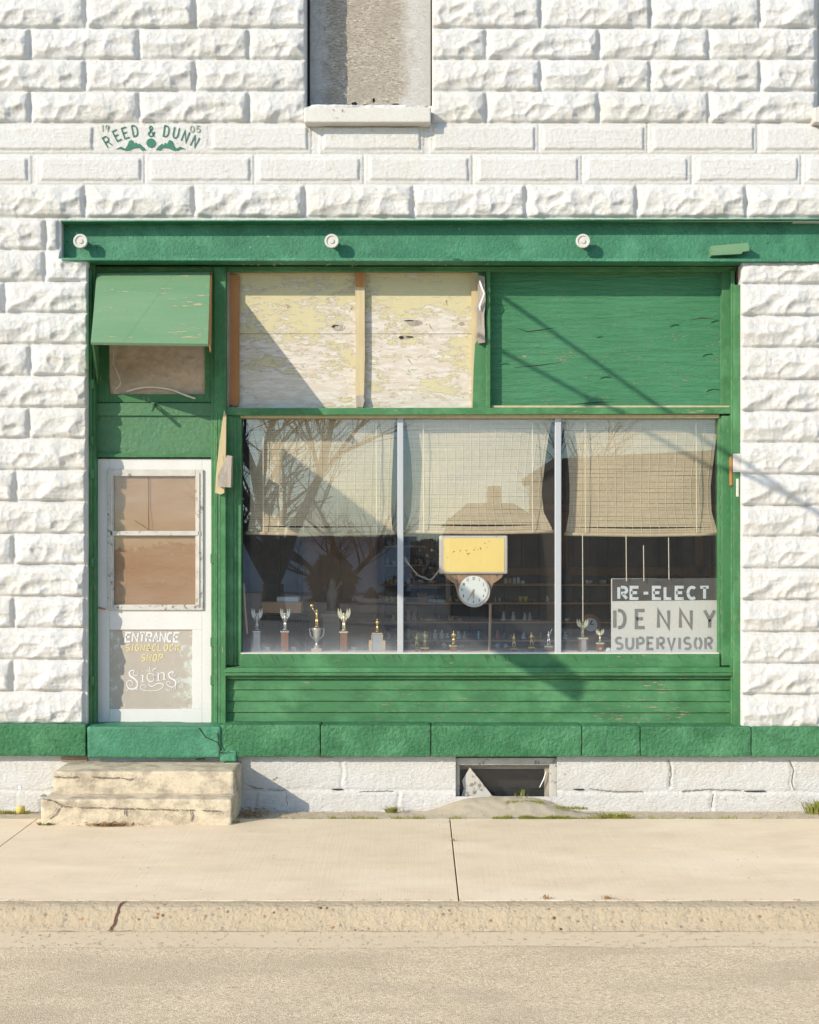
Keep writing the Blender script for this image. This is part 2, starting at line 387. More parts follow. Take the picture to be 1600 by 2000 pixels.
M['sign_white'] = paint("white_campaign_board", (.62, .60, .55), (.66, .64, .59), (.40, .35, .28), .07, (1, 1, 1), 14, .6, .001, 60, 3)
M['sign_dark'] = paint("dark_campaign_band", (.075, .068, .060), (.11, .10, .088), (.32, .29, .25), .09, (1, 1, 3), 14, .6, .001, 60, 3)
M['stencil'] = paint("grey_stencil_paint", (.20, .195, .185), (.25, .24, .225), (.52, .50, .45), .10, (1, 1, 1), 40, .7, .001, 60, 8)
M['stencil_white'] = paint("white_stencil_paint", (.66, .70, .74), (.55, .58, .60), (.16, .15, .14), .12, (1, 1, 1), 40, .7, .001, 60, 8)
def m_panel():
    n = NT("yellow_lightbox_face")
    c = n.mix(n.noise(5, 4), (.80, .58, .16), (.84, .66, .26)); n.col(c); n.rough(.45); return n.m
M['lb'] = m_panel()
M['lb_spot'] = plain("brown_spot", (.22, .13, .04), .8)
M['lb_frame'] = paint("rusty_white_metal_frame", (.55, .50, .44), (.62, .58, .52), (.26, .12, .05), .08, (1, 1, 1), 18, .5, .001, 60, 5)
M['backboard'] = paint("peeling_brown_backboard", (.34, .20, .115), (.46, .30, .19), (.13, .07, .045), .14, (7, 7, 1), 6, .7, .002, 50, 3)
M['clock_face'] = plain("white_clock_face", (.72, .73, .70), .35, var=.02)
M['ink'] = plain("dark_numeral_ink", (.06, .06, .065), .5)
M['brass'] = plain("brass_hand", (.42, .30, .14), .4, .5)
M['cardboard'] = plain("brown_cardboard", (.55, .33, .18), .8)
M['paper'] = plain("white_paper", (.62, .66, .70), .7)
def m_conc(name, c1, c2, speck=0.0, broom=0.0, bmp=.002, pock=0.0, low=1.2):
    n = NT(name); c = n.mix(n.noise(low, 6, rough=.6), c1, c2)
    c = n.mix(n.th(n.noise(140, 3), .3, .8), c, n.mix(1.0, c, (.86, .86, .86), 'MULTIPLY'))
    if speck:
        v = n.vor(16); c = n.mix(n.ramp(v, [(.03, .8), (.05, 0.0)]), c, (.20, .13, .07))
    if broom:
        b = n.noise(75, 3, (1, .02, 1), .6); c = n.mix(n.math('MULTIPLY', b, broom*.3), c, n.mix(1.0, c, (.72, .70, .66), 'MULTIPLY')); n.bump(b, .0015*broom)
    if pock:
        p = n.noise(24, 6, rough=.7); m = n.th(p, .60, .66)
        c = n.mix(n.math('MULTIPLY', m, pock), c, n.mix(n.noise(60, 2), (.45, .22, .08), (.30, .22, .17))); n.bump(m, .004)
    n.col(c); n.rough(.85); n.bump(n.noise(160, 5, rough=.7), bmp); n.b.inputs["Specular IOR Level"].default_value = .2
    return n.m
M['sidewalk'] = m_conc("pale_sidewalk_concrete", (.78, .64, .46), (.84, .70, .52), 0.0, .8, .0012)
n_ = M['sidewalk'].node_tree; pr_ = n_.nodes["Principled BSDF"]; src_ = pr_.inputs["Base Color"].links[0].from_socket
q_ = NT.__new__(NT); q_.m = M['sidewalk']; q_.t = n_; q_.b = pr_; q_.co = n_.nodes["Texture Coordinate"].outputs["Object"]
cc_ = q_.mix(q_.math('MULTIPLY', q_.th(q_.noise(2.2, 8, (1, 1.6, 1), .7), .46, .66), .6), src_, (.62, .50, .36))
cc_ = q_.mix(q_.math('MULTIPLY', q_.th(q_.noise(.7, 4, (1, 2, 1)), .5, .62), .35), cc_, (.88, .76, .60))
cc_ = q_.mix(q_.ramp(q_.vor(7), [(.012, .75), (.022, 0.0)]), cc_, (.20, .14, .09))
cc_ = q_.mix(q_.ramp(q_.noise(60, 2), [(.74, 0.0), (.78, .6)]), cc_, (.40, .31, .22)); q_.l(cc_, pr_.inputs["Base Color"])
M['strip'] = m_conc("old_concrete_apron", (.56, .475, .345), (.70, .61, .46), .1, 0, .012)
def m_step():
    n = NT("yellowed_step_concrete"); c = n.mix(n.noise(3, 6, rough=.65), (.58, .495, .36), (.70, .605, .45))
    c = n.mix(n.th(n.noise(6, 7, (1, 1, 1.5), .7), .44, .60), c, (.38, .32, .24))
    c = n.mix(n.th(n.noise(13, 7, rough=.75), .60, .68), c, (.33, .28, .21)); c = n.mix(n.th(n.noise(80, 3), .55, .75), c, (.55, .48, .36))
    n.col(c); n.rough(.9); n.bump(n.noise(70, 6, rough=.7), .008); n.bump(n.noise(12, 5), .004); n.b.inputs["Specular IOR Level"].default_value = .2
    return n.m
M['step'] = m_step()
M['dirt'] = m_conc("dark_soil", (.12, .085, .05), (.2, .15, .1), 0, 0, .01)
def m_curb():
    n = NT("pitted_curb_concrete")
    c = n.mix(n.noise(2.0, 6), (.54, .44, .30), (.63, .52, .37))
    v = n.vor(30, out="Color"); vd = n.vor(30)
    sep = n.n("ShaderNodeSeparateColor"); n.l(v, sep.inputs[0])
    peb = n.ramp(sep.outputs[0], [(.0, (.16, .09, .05)), (.35, (.46, .27, .13)), (.6, (.30, .27, .24)), (.8, (.66, .58, .46)), (1.0, (.50, .30, .17))])
    msk = n.math('MULTIPLY', n.ramp(vd, [(.22, 1.0), (.36, 0.0)]), n.math('MULTIPLY', n.th(n.noise(1.6, 5, (1, 6, 6), .7), .42, .54), n.ramp(sep.outputs[1], [(.30, 0.0), (.4, 1.0)])))
    c = n.mix(msk, c, peb); n.col(c); n.rough(.9); n.bump(n.noise(70, 6, rough=.75), .016); n.bump(vd, .006); n.bump(n.noise(14, 6), .02)
    n.b.inputs["Specular IOR Level"].default_value = .2
    return n.m
M['curb'] = m_curb()
M['gutter'] = m_conc("sandy_gutter_concrete", (.74, .60, .41), (.82, .68, .49), .5, 0, .006, .25)
def m_road():
    n = NT("pale_aggregate_asphalt")
    v = n.vor(110, out="Color"); sep = n.n("ShaderNodeSeparateColor"); n.l(v, sep.inputs[0])
    c = n.ramp(sep.outputs[0], [(0, (.30, .225, .145)), (.22, (.55, .44, .295)), (.65, (.67, .545, .37)), (.88, (.80, .67, .49)), (1, (.90, .81, .66))])
    c2 = n.mix(n.noise(2.5, 5), (.54, .43, .29), (.72, .59, .41)); c = n.mix(.35, c, c2)
    c = n.mix(n.math('MULTIPLY', n.th(n.noise(3.5, 6, (1, 2.4, 1), .65), .64, .72), .8), c, (.44, .30, .14))
    c = n.mix(n.math('MULTIPLY', n.th(n.noise(.9, 6, (1, 2.5, 1), .6), .46, .62), .5), c, (.46, .37, .26))
    n.col(c); n.rough(.85); n.bump(n.vor(110), .0025); n.bump(n.noise(50, 5), .002); n.b.inputs["Specular IOR Level"].default_value = .25
    return n.m
M['road'] = m_road()
M['crack'] = plain("dark_crack", (.05, .035, .025), .95)
M['crack_soft'] = plain("soft_crack", (.20, .155, .11), .95)
M['rust'] = plain("reddish_crack_filler", (.13, .05, .03), .9)
M["mortar"] = plain("bare_brown_mortar", (.30, .22, .16), .95, var=.4, sc=60)
M['grass'] = plain("yellow_green_grass", (.24, .25, .045), .7, var=.4, sc=9)
M['leaf'] = plain("dry_brown_leaf", (.34, .21, .09), .8, var=.5, sc=30)
M['bark'] = plain("dark_bark", (.045, .036, .030), .9, var=.3)
M['bush'] = plain("dark_brush", (.05, .042, .026), .9, var=.4)
M['lawn'] = plain("pale_gravel_lot", (.25, .255, .26), .95, var=.3, sc=1)
M['house'] = plain("brown_house_siding", (.13, .085, .055), .8)
M['roof'] = plain("dark_roof_shingle", (.06, .055, .05), .9)
M['brickb'] = plain("dark_brown_brick", (.07, .045, .032), .9)
M['cable'] = plain("black_cable", (.02, .02, .02), .7)
M['bottle'] = plain("clear_bottle_plastic", (.76, .75, .72), .3)
M['bottle'].node_tree.nodes['Principled BSDF'].inputs['Alpha'].default_value = .22
M['bottle_y'] = plain("yellow_liquid", (.62, .50, .16), .3)
M['ceil'] = plain("dim_interior_plaster", (.62, .56, .48), .9)
M['floor_int'] = plain("worn_floorboards", (.30, .22, .15), .7)
def m_simple(c, r=.5, metal=0): 
    k = ('c', c, r, metal)
    if k not in M: c2 = tuple(min(.88, q*3.2) for q in c); M[k] = plain("glazed_" + "_".join(str(int(q*100)) for q in c), c2, r, metal, .12)
    return M[k]

# ------------------------------------------------------------------ stroke lettering
def arc(cx, cy, rx, ry, a0, a1, n=9):
    return [(cx+rx*cos(radians(a0+(a1-a0)*i/(n-1))), cy+ry*sin(radians(a0+(a1-a0)*i/(n-1)))) for i in range(n)]
G = {
 'A': [[(0, 0), (.5, 1), (1, 0)], [(.2, .33), (.8, .33)]],
 'B': [[(0, 0), (0, 1), (.6, 1)]+arc(.6, .76, .34, .24, 90, -90)+[(.05, .52)], [(.6, .52)]+arc(.62, .26, .38, .26, 90, -90)+[(0, 0)]],
 'C': [arc(.52, .5, .5, .5, 50, 310, 15)],
 'D': [[(0, 0), (0, 1), (.45, 1)]+arc(.45, .5, .53, .5, 90, -90, 11)+[(0, 0)]],
 'E': [[(1, 1), (0, 1), (0, 0), (1, 0)], [(0, .52), (.8, .52)]],
 'G': [arc(.52, .5, .5, .5, 50, 340, 15)+[(.98, .46), (.6, .46)]],
 'H': [[(0, 0), (0, 1)], [(1, 0), (1, 1)], [(0, .5), (1, .5)]],
 'I': [[(.5, 0), (.5, 1)]],
 'K': [[(0, 0), (0, 1)], [(1, 1), (.05, .42)], [(.3, .6), (1, 0)]],
 'L': [[(0, 1), (0, 0), (.9, 0)]],
 'N': [[(0, 0), (0, 1), (1, 0), (1, 1)]],
 'O': [arc(.5, .5, .5, .5, 90, 450, 19)],
 'P': [[(0, 0), (0, 1), (.6, 1)]+arc(.6, .74, .38, .26, 90, -90)+[(0, .48)]],
 'R': [[(0, 0), (0, 1), (.6, 1)]+arc(.6, .74, .38, .26, 90, -90)+[(0, .48)], [(.5, .48), (1, 0)]],
 'S': [arc(.5, .74, .45, .26, 40, 270, 12)+arc(.5, .25, .47, .25, 90, -140, 12)[1:]],
 'T': [[(0, 1), (1, 1)], [(.5, 1), (.5, 0)]],
 'U': [[(0, 1), (0, .35)]+arc(.5, .35, .5, .35, 180, 360, 11)+[(1, 1)]],
 'V': [[(0, 1), (.5, 0), (1, 1)]],
 'Y': [[(0, 1), (.5, .48), (1, 1)], [(.5, .48), (.5, 0)]],
 '&': [[(1, 0), (.25, .72)]+arc(.45, .82, .22, .18, 200, -20, 9)+[(.1, .35)]+arc(.42, .24, .38, .24, 170, 340, 9)+[(1, .48)]],
 '-': [[(.15, .48), (.85, .48)]],
 '0': [arc(.5, .5, .42, .5, 90, 450, 17)],
 '1': [[(.25, .8), (.5, 1), (.5, 0)]],
 '2': [arc(.5, .72, .4, .28, 160, -30, 9)+[(.1, 0), (.95, 0)]],
 '3': [arc(.45, .75, .38, .25, 150, -90, 10), arc(.45, .26, .42, .26, 90, -150, 10)],
 '4': [[(.75, 0), (.75, 1), (.05, .3), (1, .3)]],
 '5': [[(.9, 1), (.2, 1), (.15, .55)]+arc(.45, .32, .42, .32, 110, -140, 10)],
 '6': [[(.75, 1), (.2, .5)]+arc(.5, .3, .38, .3, 160, 520, 15)],
 '7': [[(.05, 1), (.95, 1), (.4, 0)]],
 '8': [arc(.5, .75, .34, .25, 90, 450, 13), arc(.5, .26, .42, .26, 90, 450, 13)],
 '9': [arc(.5, .7, .38, .3, 90, 450, 15), [(.88, .7), (.6, 0)]],
 # stencil cuts
 'sD': [[(.04, 0), (.04, 1)], [(.34, 1), (.5, 1)]+arc(.5, .5, .48, .5, 90, -90, 9)+[(.34, 0)]],
 'sO': [arc(.5, .5, .48, .5, 104, 256, 11), arc(.5, .5, .48, .5, 76, -76, 11)],
 'sR': [[(.04, 0), (.04, 1)], [(.3, 1), (.6, 1)]+arc(.6, .74, .38, .26, 90, -90)+[(.3, .48)], [(.5, .42), (1, 0)]],
 'sP': [[(.04, 0), (.04, 1)], [(.3, 1), (.6, 1)]+arc(.6, .74, .38, .26, 90, -90)+[(.3, .48)]],
}
def glyph(mb, ch, ox, oz, wd, ht, st, y, slant=0.0, rot=0.0, th=.0015):
    """ox, oz = lower left corner in world, rot about the letter's middle"""
    cx, cz = wd/2, ht/2
    for pl in G[ch]:
        pts = []
        closed = len(pl) > 5 and abs(pl[0][0]-pl[-1][0]) < 1e-6 and abs(pl[0][1]-pl[-1][1]) < 1e-6
        if closed: pl = pl[:-1]
        for a, b in pl:
            x = a*wd+slant*b*ht-cx; z = b*ht-cz
            pts.append((ox+cx+x*cos(rot)-z*sin(rot), oz+cz+x*sin(rot)+z*cos(rot)))
        mb.stroke(pts, st, y, th, close=closed)
def word(mb, txt, u0, u1, v0, v1, s, wt, y=None, slant=0, fill=.72, stencil=False, widths=None):
    x0, x1 = X(u0, s), X(u1, s); zb, zt = Z(v1, s), Z(v0, s); ht = zt-zb
    if y is None: y = -s
    n = len(txt); wts = [(.35 if c in 'I' else .55 if c in '-' else 1.0) for c in txt]
    if widths: wts = widths
    gap = (1-fill); tot = sum(wts)*fill+gap*(n-1); k = (x1-x0)/tot; x = x0
    for c, q in zip(txt, wts):
        if c != ' ':
            g = 's'+c if stencil and 's'+c in G else c
            glyph(mb, g, x, zb+wt/2, max(.002, q*fill*k-wt*.3), ht-wt, wt, y, slant)
        x += (q*fill+gap)*k
def catmull(p, n=6):
    out = []
    for i in range(len(p)-1):
        a = p[max(i-1, 0)]; b = p[i]; c = p[i+1]; d = p[min(i+2, len(p)-1)]
        for k in range(n):
            t = k/n
            out.append(tuple(.5*((2*b[j])+(-a[j]+c[j])*t+(2*a[j]-5*b[j]+4*c[j]-d[j])*t*t+(-a[j]+3*b[j]-3*c[j]+d[j])*t**3) for j in range(2)))
    out.append(p[-1]); return out

# ================================================================== THE SHOP BUILDING
B = thing("shop_building", "white painted rock faced block shop with green wooden shopfront and steel lintel", "shop", (0, 0, 0))

OPEN = [(172, 505, 1449, 1430), (596, -400, 845, 208), (118, 431, 2400, 508), (1596, -400, 1700, 208)]
rows_top = [(-200, -130), (-130, -70), (-68, -8), (-6, 54), (57, 115), (118, 177), (180, 239)]
J = {0: [-46, 168, 382, 602, 839, 1057, 1271, 1485, 1596, 1700, 1914], 1: [-154, 60, 272, 487, 602, 839, 950, 1170, 1385, 1596, 1700, 1800, 2014]}
blocks = []
for i, (a, b) in enumerate(rows_top):
    js = J[(i+1) % 2] if i != 6 else J[1]
    js = {3: J[0], 4: J[1], 5: J[0], 6: J[1], 2: J[1], 1: J[0], 0: J[1]}[i]
    js = [-400]+js+[2014, 2200]
    for x0, x1 in zip(js[:-1], js[1:]):
        blocks.append((x0+3, x1-3, a, b, 'rock'))
E = [(-236, -32), (-20, 182), (190, 405), (414, 602), (630, 822), (846, 1045), (1060, 1258), (1274, 1472), (1492, 1690), (1706, 1900)]
for i, (a, b) in enumerate(E): blocks.append((a-6, b+6, 242, 299, 'name' if i == 2 else 'panel'))
F_ = [(-372, -176), (-160, 55), (78, 276), (292, 489), (505, 703), (720, 915), (933, 1129), (1145, 1343), (1361, 1558), (1576, 1774), (1790, 1980)]
for a, b in F_: blocks.append((a-6, b+6, 303, 359, 'panel'))
Gj = [-250, -46, 166, 380, 596, 808, 1028, 1244, 1458, 1672, 1886, 2100]
for a, b in zip(Gj[:-1], Gj[1:]): blocks.append((a+3, b-3, 362, 423.5, 'rock'))
ly = [428, 489, 551, 612, 673, 735, 797, 857, 919, 980, 1043, 1104, 1166, 1227, 1289, 1351, 1415]
lj = [90, 88, 10, None, 60, None, 58, None, 32, None, 28, None, 28, None, 26, None]
for i in range(16):
    e = 178-9*(i/15) if i > 0 else 114
    j = lj[i]
    if j is None: blocks += [(-45, e, ly[i]+1, ly[i+1]-2, 'rock'), (-260, -50, ly[i]+1, ly[i+1]-2, 'rock')]
    else: blocks += [(j+3, e, ly[i]+1, ly[i+1]-2, 'rock'), (j-211, j-3, ly[i]+1, ly[i+1]-2, 'rock')]
ry = [508, 556, 618, 680, 743, 804, 865, 928, 989, 1049, 1111, 1173, 1236, 1297, 1358, 1424]
for i in range(15):
    blocks += [(1446, 1450+214, ry[i]+1, ry[i+1]-2, 'rock'), (1450+218, 1450+432, ry[i]+1, ry[i+1]-2, 'rock')]

us = np.concatenate([np.arange(-420, -20, 8), np.arange(-20, 1620, 2.0), np.arange(1620, 2200, 8)])
vs_ = np.concatenate([np.arange(-200, -12, 8), np.arange(-12, 1432, 2.0)])
U, V = np.meshgrid(us, vs_)
H = np.full(U.shape, -.010)+.004*fbm(U/9, V/9, 3, 5)
H += .003*np.exp(-((V-np.round(V/61)*61)/3)**2)*0
NM = 6
for k, (x0, x1, y0, y1, ty) in enumerate(blocks):
    i0, i1 = np.searchsorted(vs_, y0), np.searchsorted(vs_, y1); j0, j1 = np.searchsorted(us, x0), np.searchsorted(us, x1)
    if i1 <= i0 or j1 <= j0: continue
    u = U[i0:i1, j0:j1]; v = V[i0:i1, j0:j1]
    wob = 2.0*(vn(u/14, v/14, 31+k)-.5)
    d = np.minimum(np.minimum(u-x0, x1-u), np.minimum(v-y0, y1-v)*1.15)+wob
    if ty == 'rock':
        mold = (k*7+3) % NM; rs = np.random.RandomState(100+mold)
        lu = (u-x0)+rs.randint(0, 2)*3; lv = (v-y0)*62/(y1-y0)
        if x1-x0 < 150: lu = lu+rs.randint(0, 90)
        h = np.full(u.shape, 9.0)
        wx = lu+9*(vn(lu/17, lv/17, mold)-.5); wy = lv+9*(vn(lu/17+40, lv/17, mold)-.5)
        for q in range(34):
            cx = rs.uniform(-10, 225); cy = rs.uniform(-4, 66); R = rs.uniform(10, 26); c = rs.uniform(.25, 1.0); ex = rs.uniform(.8, 1.6)
            an = rs.uniform(-.9, .2)
            if q < 11: c = rs.uniform(.12, .40); cy = rs.uniform(36, 62); R = rs.uniform(10, 17); ex = rs.uniform(1.2, 2.1)
            elif cy < 34: c = max(c, .62); R *= 1.3
            dx = (wx-cx)*cos(an)+(wy-cy)*sin(an); dy = -(wx-cx)*sin(an)+(wy-cy)*cos(an)
            h = np.minimum(h, c+((dx/(R*ex))**2+(dy/R)**2)*.55)
        h = np.minimum(h, 1.25-.25*np.abs(2*fbm(lu/30, lv/18, 2, 70+mold)-1))
        h += .30*(fbm(lu/12, lv/12, 5, 50+mold)-.5)-.22*np.abs(fbm(lu/8, lv/8, 3, 90+mold)-.5)
        h = h*(.50+.34*ss(lv, 0, 44)+.16*ss(u-x0, 0, (x1-x0)*.8))
        e = ss(d, -1, 6)*.62+ss(d, 0, 17)*.38
        H[i0:i1, j0:j1] = e*(.012+.046*h)+.0065*(fbm(u/6, v/6, 4, k)-.5)*ss(d, 0, 5)
    elif ty == 'panel':
        inn = ss(d, 6, 11); H[i0:i1, j0:j1] = .001*ss(d, 0, 3)+.019*inn+.0030*(fbm(u/5, v/5, 4, 9)-.5)+.004*np.exp(-((d-4)/2.0)**2)*0
    else:
        H[i0:i1, j0:j1] = .001+.004*ss(d, 0, 10)+.0025*(fbm(u/6, v/6, 3, 8)-.5)
# raised and broken mortar beads
H += .0035*np.exp(-((vn(U/60, V/2.5, 3)-.9)/.06)**2)
# shadow-free chips at opening rims: sink the rim into the wall
inside = np.zeros(U.shape, bool); rim = np.zeros(U.shape, bool)
for (x0, y0, x1, y1) in OPEN:
    lim = x0-(9*np.clip((V-520)/900, 0, 1) if x0 == 172 else 0)
    ins = (U > lim) & (U < x1) & (V > y0) & (V < y1); inside |= ins
dil = inside.copy()
dil[1:, :] |= inside[:-1, :]; dil[:-1, :] |= inside[1:, :]; dil[:, 1:] |= inside[:, :-1]; dil[:, :-1] |= inside[:, 1:]
rim = dil & ~inside
H[inside] = -.02
keep = ~(inside[:-1, :-1] & inside[1:, :-1] & inside[:-1, 1:] & inside[1:, 1:])
k0 = CAM_D/2750
VV = np.stack([(U-820)*k0, -H, CAM_H+(1060-V)*k0], -1).reshape(-1, 3)
nI, nJ = U.shape; idx = np.arange(nI*nJ).reshape(nI, nJ)
Fq = np.stack([idx[:-1, :-1], idx[1:, :-1], idx[1:, 1:], idx[:-1, 1:]], -1)[keep]
wall = np_mesh("block_wall", VV, Fq, M['rock'], B)
# solid wall behind the face, round the openings
mb = MB()
def wb(u0, v0, u1, v1, y0=.014, y1=.34): mb.box(X(u0), X(u1), y0, y1, Z(v1), Z(v0))
wb(-420, -200, 596, 431); wb(845, -200, 1596, 431); wb(1700, -200, 2200, 431); wb(596, 208, 845, 431); wb(1596, 208, 1700, 431)
wb(-420, 431, 118, 508); wb(-420, 508, 170, 1430); wb(1450, 508, 2200, 1430); wb(118, 508, 172, 512)
mb.build("wall_core", M['rock'], B)
mb = MB(); mb.box(X(-420), X(2200), .014, .34, Z(-200)+0, Z(-700)); mb.box(X(-420), X(2200), .34, 3.6, 5.0, 5.1)
mb.box(-9.5, X(-420)-.002, .0, .34, -.05, 9.1); mb.box(X(2200)+.002, 9.5, .0, .34, -.05, 9.1); mb.build("upper_wall", M['rock'], B)

# name stone lettering (painted incised letters on the stone, 2 mm proud)
mb = MB()
arcs = [('R', 210, 276, 57), ('E', 229, 264, 62), ('E', 245.5, 259, 70), ('D', 264, 255, 78), ('&', 296, 256, 90), ('D', 325.5, 256, 97), ('U', 344, 259, 103), ('N', 362.5, 266, 112), ('N', 381, 276, 118)]
for ch, cu, cv, a in arcs:
    hh, ww = (21*k0, 9.5*k0) if ch != '&' else (20*k0, 12*k0)
    glyph(mb, ch, X(cu)-ww/2, Z(cv+1)-hh/2, ww, hh, 2.1*k0, -.0115, 0, radians((90-a)*.95), .004)
# scroll ornament and rosette
def blob(mb, pts, y=-.0115, th=.004):
    n = len(pts); a = [(X(u), y, Z(v)) for u, v in pts]; b = [(x, yy+th, z) for x, yy, z in a]
    mb.add(a+b, [tuple(range(n)), tuple(range(2*n-1, n-1, -1))]+[(i, (i+1) % n, n+(i+1) % n, n+i) for i in range(n)])
for sgn in (-1, 1):
    f = lambda L: [(295+sgn*(a), b) for a, b in L]
    blob(mb, f([(68, 292), (58, 287), (50, 291), (46, 286), (42, 276), (36, 274), (32, 282), (28, 279), (26, 284), (22, 281), (14, 288), (10, 293), (18, 294), (23, 289), (34, 290), (44, 294), (52, 294), (60, 291)]))
mb.disc_y((X(295.5), -.0115, Z(280)), 9*k0, .004, 18)
mb.build("stone_lettering", M['letter_green'], B, label="green arched REED & DUNN lettering and scroll on the name stone")
mb = MB()
for ch, u0, u1 in (('1', 199, 203), ('9', 206, 214), ('0', 371.5, 380), ('5', 383.5, 392)):
    glyph(mb, ch, X(u0), Z(257 if ch in '19' else 258.5), (u1-u0)*k0, 12*k0, 1.6*k0, -.0115, 0, 0, .004)
mb.each("stone_date", M['letter_grey'], B)

# upper window: strand board + stone sill
mb = MB(); mb.box(X(590), X(850), .27, .29, Z(212), Z(-500)); up = mb.build("boarded_upper_window", M['osb'], B, label="weathered white and grey strand board filling the upper window")
mb = MB(); mb.box(X(597.5)-.002, X(597.5)+.012, .22, .27, Z(206), Z(-500)); mb.box(X(844)-.010, X(844)+.003, .05, .27, Z(206), Z(-500)); mb.each("board_gap", M['black'], up)
mb = MB(); mb.box(X(1592), X(1710), .27, .29, Z(212), Z(-500)); mb.build("boarded_upper_window", M['osb'], B)
mb = MB()
for (u, v, a, b) in ((692, 203, 7, 4), (730, 196, 2.5, 6), (773, 204, 7, 2), (712, 205, 4, 1.2), (680, 205, 1.5, 1.5)):
    pts = [(X(u+a*cos(t)*random.uniform(.7, 1.1), -.27), .268, Z(v+b*sin(t)*random.uniform(.7, 1.1), -.27)) for t in [i*pi/5 for i in range(10)]]
    mb.add(pts, [tuple(range(10))])
mb.each("rot_hole", M['black'], up)
mb = MB(); mb.box(X(594, .12), X(842, .12), -.12, .28, Z(239, .12), Z(209, .12)); mb.build("window_sill", M['sill'], B, bevel=.012, seg=3)
mb = MB(); mb.box(X(1590, .1), X(1760, .1), -.10, .28, Z(239, .1), Z(209, .1)); mb.build("window_sill", M['sill'], B, bevel=.012, seg=3)

# steel lintel (channel)
mb = MB()
xl, xr = X(119, .02), X(2200)
fl = .03
mb.box(xl+.004-.04, xr, .10, .16, Z(512), Z(426))                 # web
mb.hexa([(X(118, fl), -fl, Z(433.0, fl)), (xr, -fl, Z(427.6, fl)), (xr, -fl, Z(424.6, fl)), (X(118, fl), -fl, Z(430.5, fl))],
        [(X(118, fl), .11, Z(433.0, fl)), (xr, .11, Z(427.6, fl)), (xr, .11, Z(424.6, fl)), (X(118, fl), .11, Z(430.5, fl))])
mb.hexa([(X(120, .07), -.07, Z(508.5, .07)), (xr, -.07, Z(512, .07)), (xr, -.07, Z(506, .07)), (X(120, .07), -.07, Z(503.2, .07))],
        [(X(120, .07), .11, Z(508.5, .07)), (xr, .11, Z(512, .07)), (xr, .11, Z(506, .07)), (X(120, .07), .11, Z(503.2, .07))])
lint = mb.build("steel_lintel", M['green_steel'], B, bevel=.004, seg=2)
for cu in (157, 648, 1139):
    mb = MB(); c = P(cu, 470.5, .01)
    mb.tube([(c[0], .11, c[2]), (c[0], .015, c[2])], .030, 16)
    rr = 14.2*(CAM_D-.11)/2750
    prof = [(rr*.8, -.085), (rr, -.092), (rr, -.106), (rr*.93, -.112), (rr*.72, -.112), (rr*.66, -.104), (rr*.36, -.104), (rr*.32, -.113), (.0005, -.114)]
    n = 24; vs = []; fs = []
    for r, y in prof:
        for k in range(n): vs.append((c[0]+r*cos(2*pi*k/n), y+.10, c[2]+r*sin(2*pi*k/n)))
    for i in range(len(prof)-1):
        for k in range(n): fs.append((i*n+k, (i+1)*n+k, (i+1)*n+(k+1) % n, i*n+(k+1) % n))
    mb.add(vs, fs); mb.build("anchor_plate", M['sill'], lint, smooth=False)
mb = MB()
a = [P(1389, 481, .0), P(1391, 498, .0), P(1448, 495, .0), P(1450, 491, .0), P(1463, 489, .0), P(1461, 475, .0)]
b = [(x, .11, z) for x, y, z in a]
mb.add(a+b, [(0, 1, 2, 3, 4, 5), (11, 10, 9, 8, 7, 6)]+[(i, (i+1) % 6, 6+(i+1) % 6, 6+i) for i in range(6)])
mb.build("wood_block", M['green_flap'], lint, bevel=.003)
mb = MB()
for (u, v) in ((130, 443), (131, 472), (189, 484), (1491, 443), (1500, 456), (1500, 475)): mb.disc_y(P(u, v, -.098), .0055, .003, 10)
mb.each("bolt_hole", M['black'], lint)
# dark rotten gap below the lintel
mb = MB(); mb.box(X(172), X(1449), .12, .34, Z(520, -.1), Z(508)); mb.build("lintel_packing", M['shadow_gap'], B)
mb = MB()
for i in range(26):
    u = random.uniform(460, 960); mb.tube([P(u, 514, -.10), P(u+random.uniform(-6, 6), 516+random.uniform(-5, 4), -.06), P(u+random.uniform(-9, 9), 514+random.uniform(-7, 5), -.03)], .0016, 4)
mb.build("dry_straw", M['cord'], B, kind="stuff")

# ---------------------------------------------------------------- shopfront timber
fr = MB()
fr.box(X(170, -.06), X(179, -.06), .06, .30, Z(1417, -.06), Z(514, -.06))
fr.box(X(179, -.10), X(186, -.10), .10, .30, Z(1417, -.1), Z(514, -.1))
o = fr.build("left_door_jamb", M['green_v'], B, bevel=.004)
mb = MB()
for v in (750, 860, 926, 1098, 1330): mb.box(X(176, -.05), X(183, -.05), .05, .075, Z(v+9, -.05), Z(v-9, -.05))
mb.each("hinge_stub", M['green_v'], o, bevel=.003)
mb = MB()
mb.pbox(418.5, 514, 441, 1413, -.12, .2); mb.pbox(412.5, 530, 420, 1413, -.16, .16)
cp = mb.build("centre_post", M['green_v'], B, bevel=.005)
mb = MB(); mb.pbox(422.5, 806, 424.5, 1412, -.115, .01); mb.pbox(428, 812, 430, 1412, -.117, .01); mb.build("post_bead", M['green_v'], cp, bevel=.002)
mb = MB(); mb.pbox(186, 514, 1446, 521, -.12, .2); mb.pbox(186, 521, 1440, 530, -.16, .15); mb.build("head_rail", M['green'], B, bevel=.004)
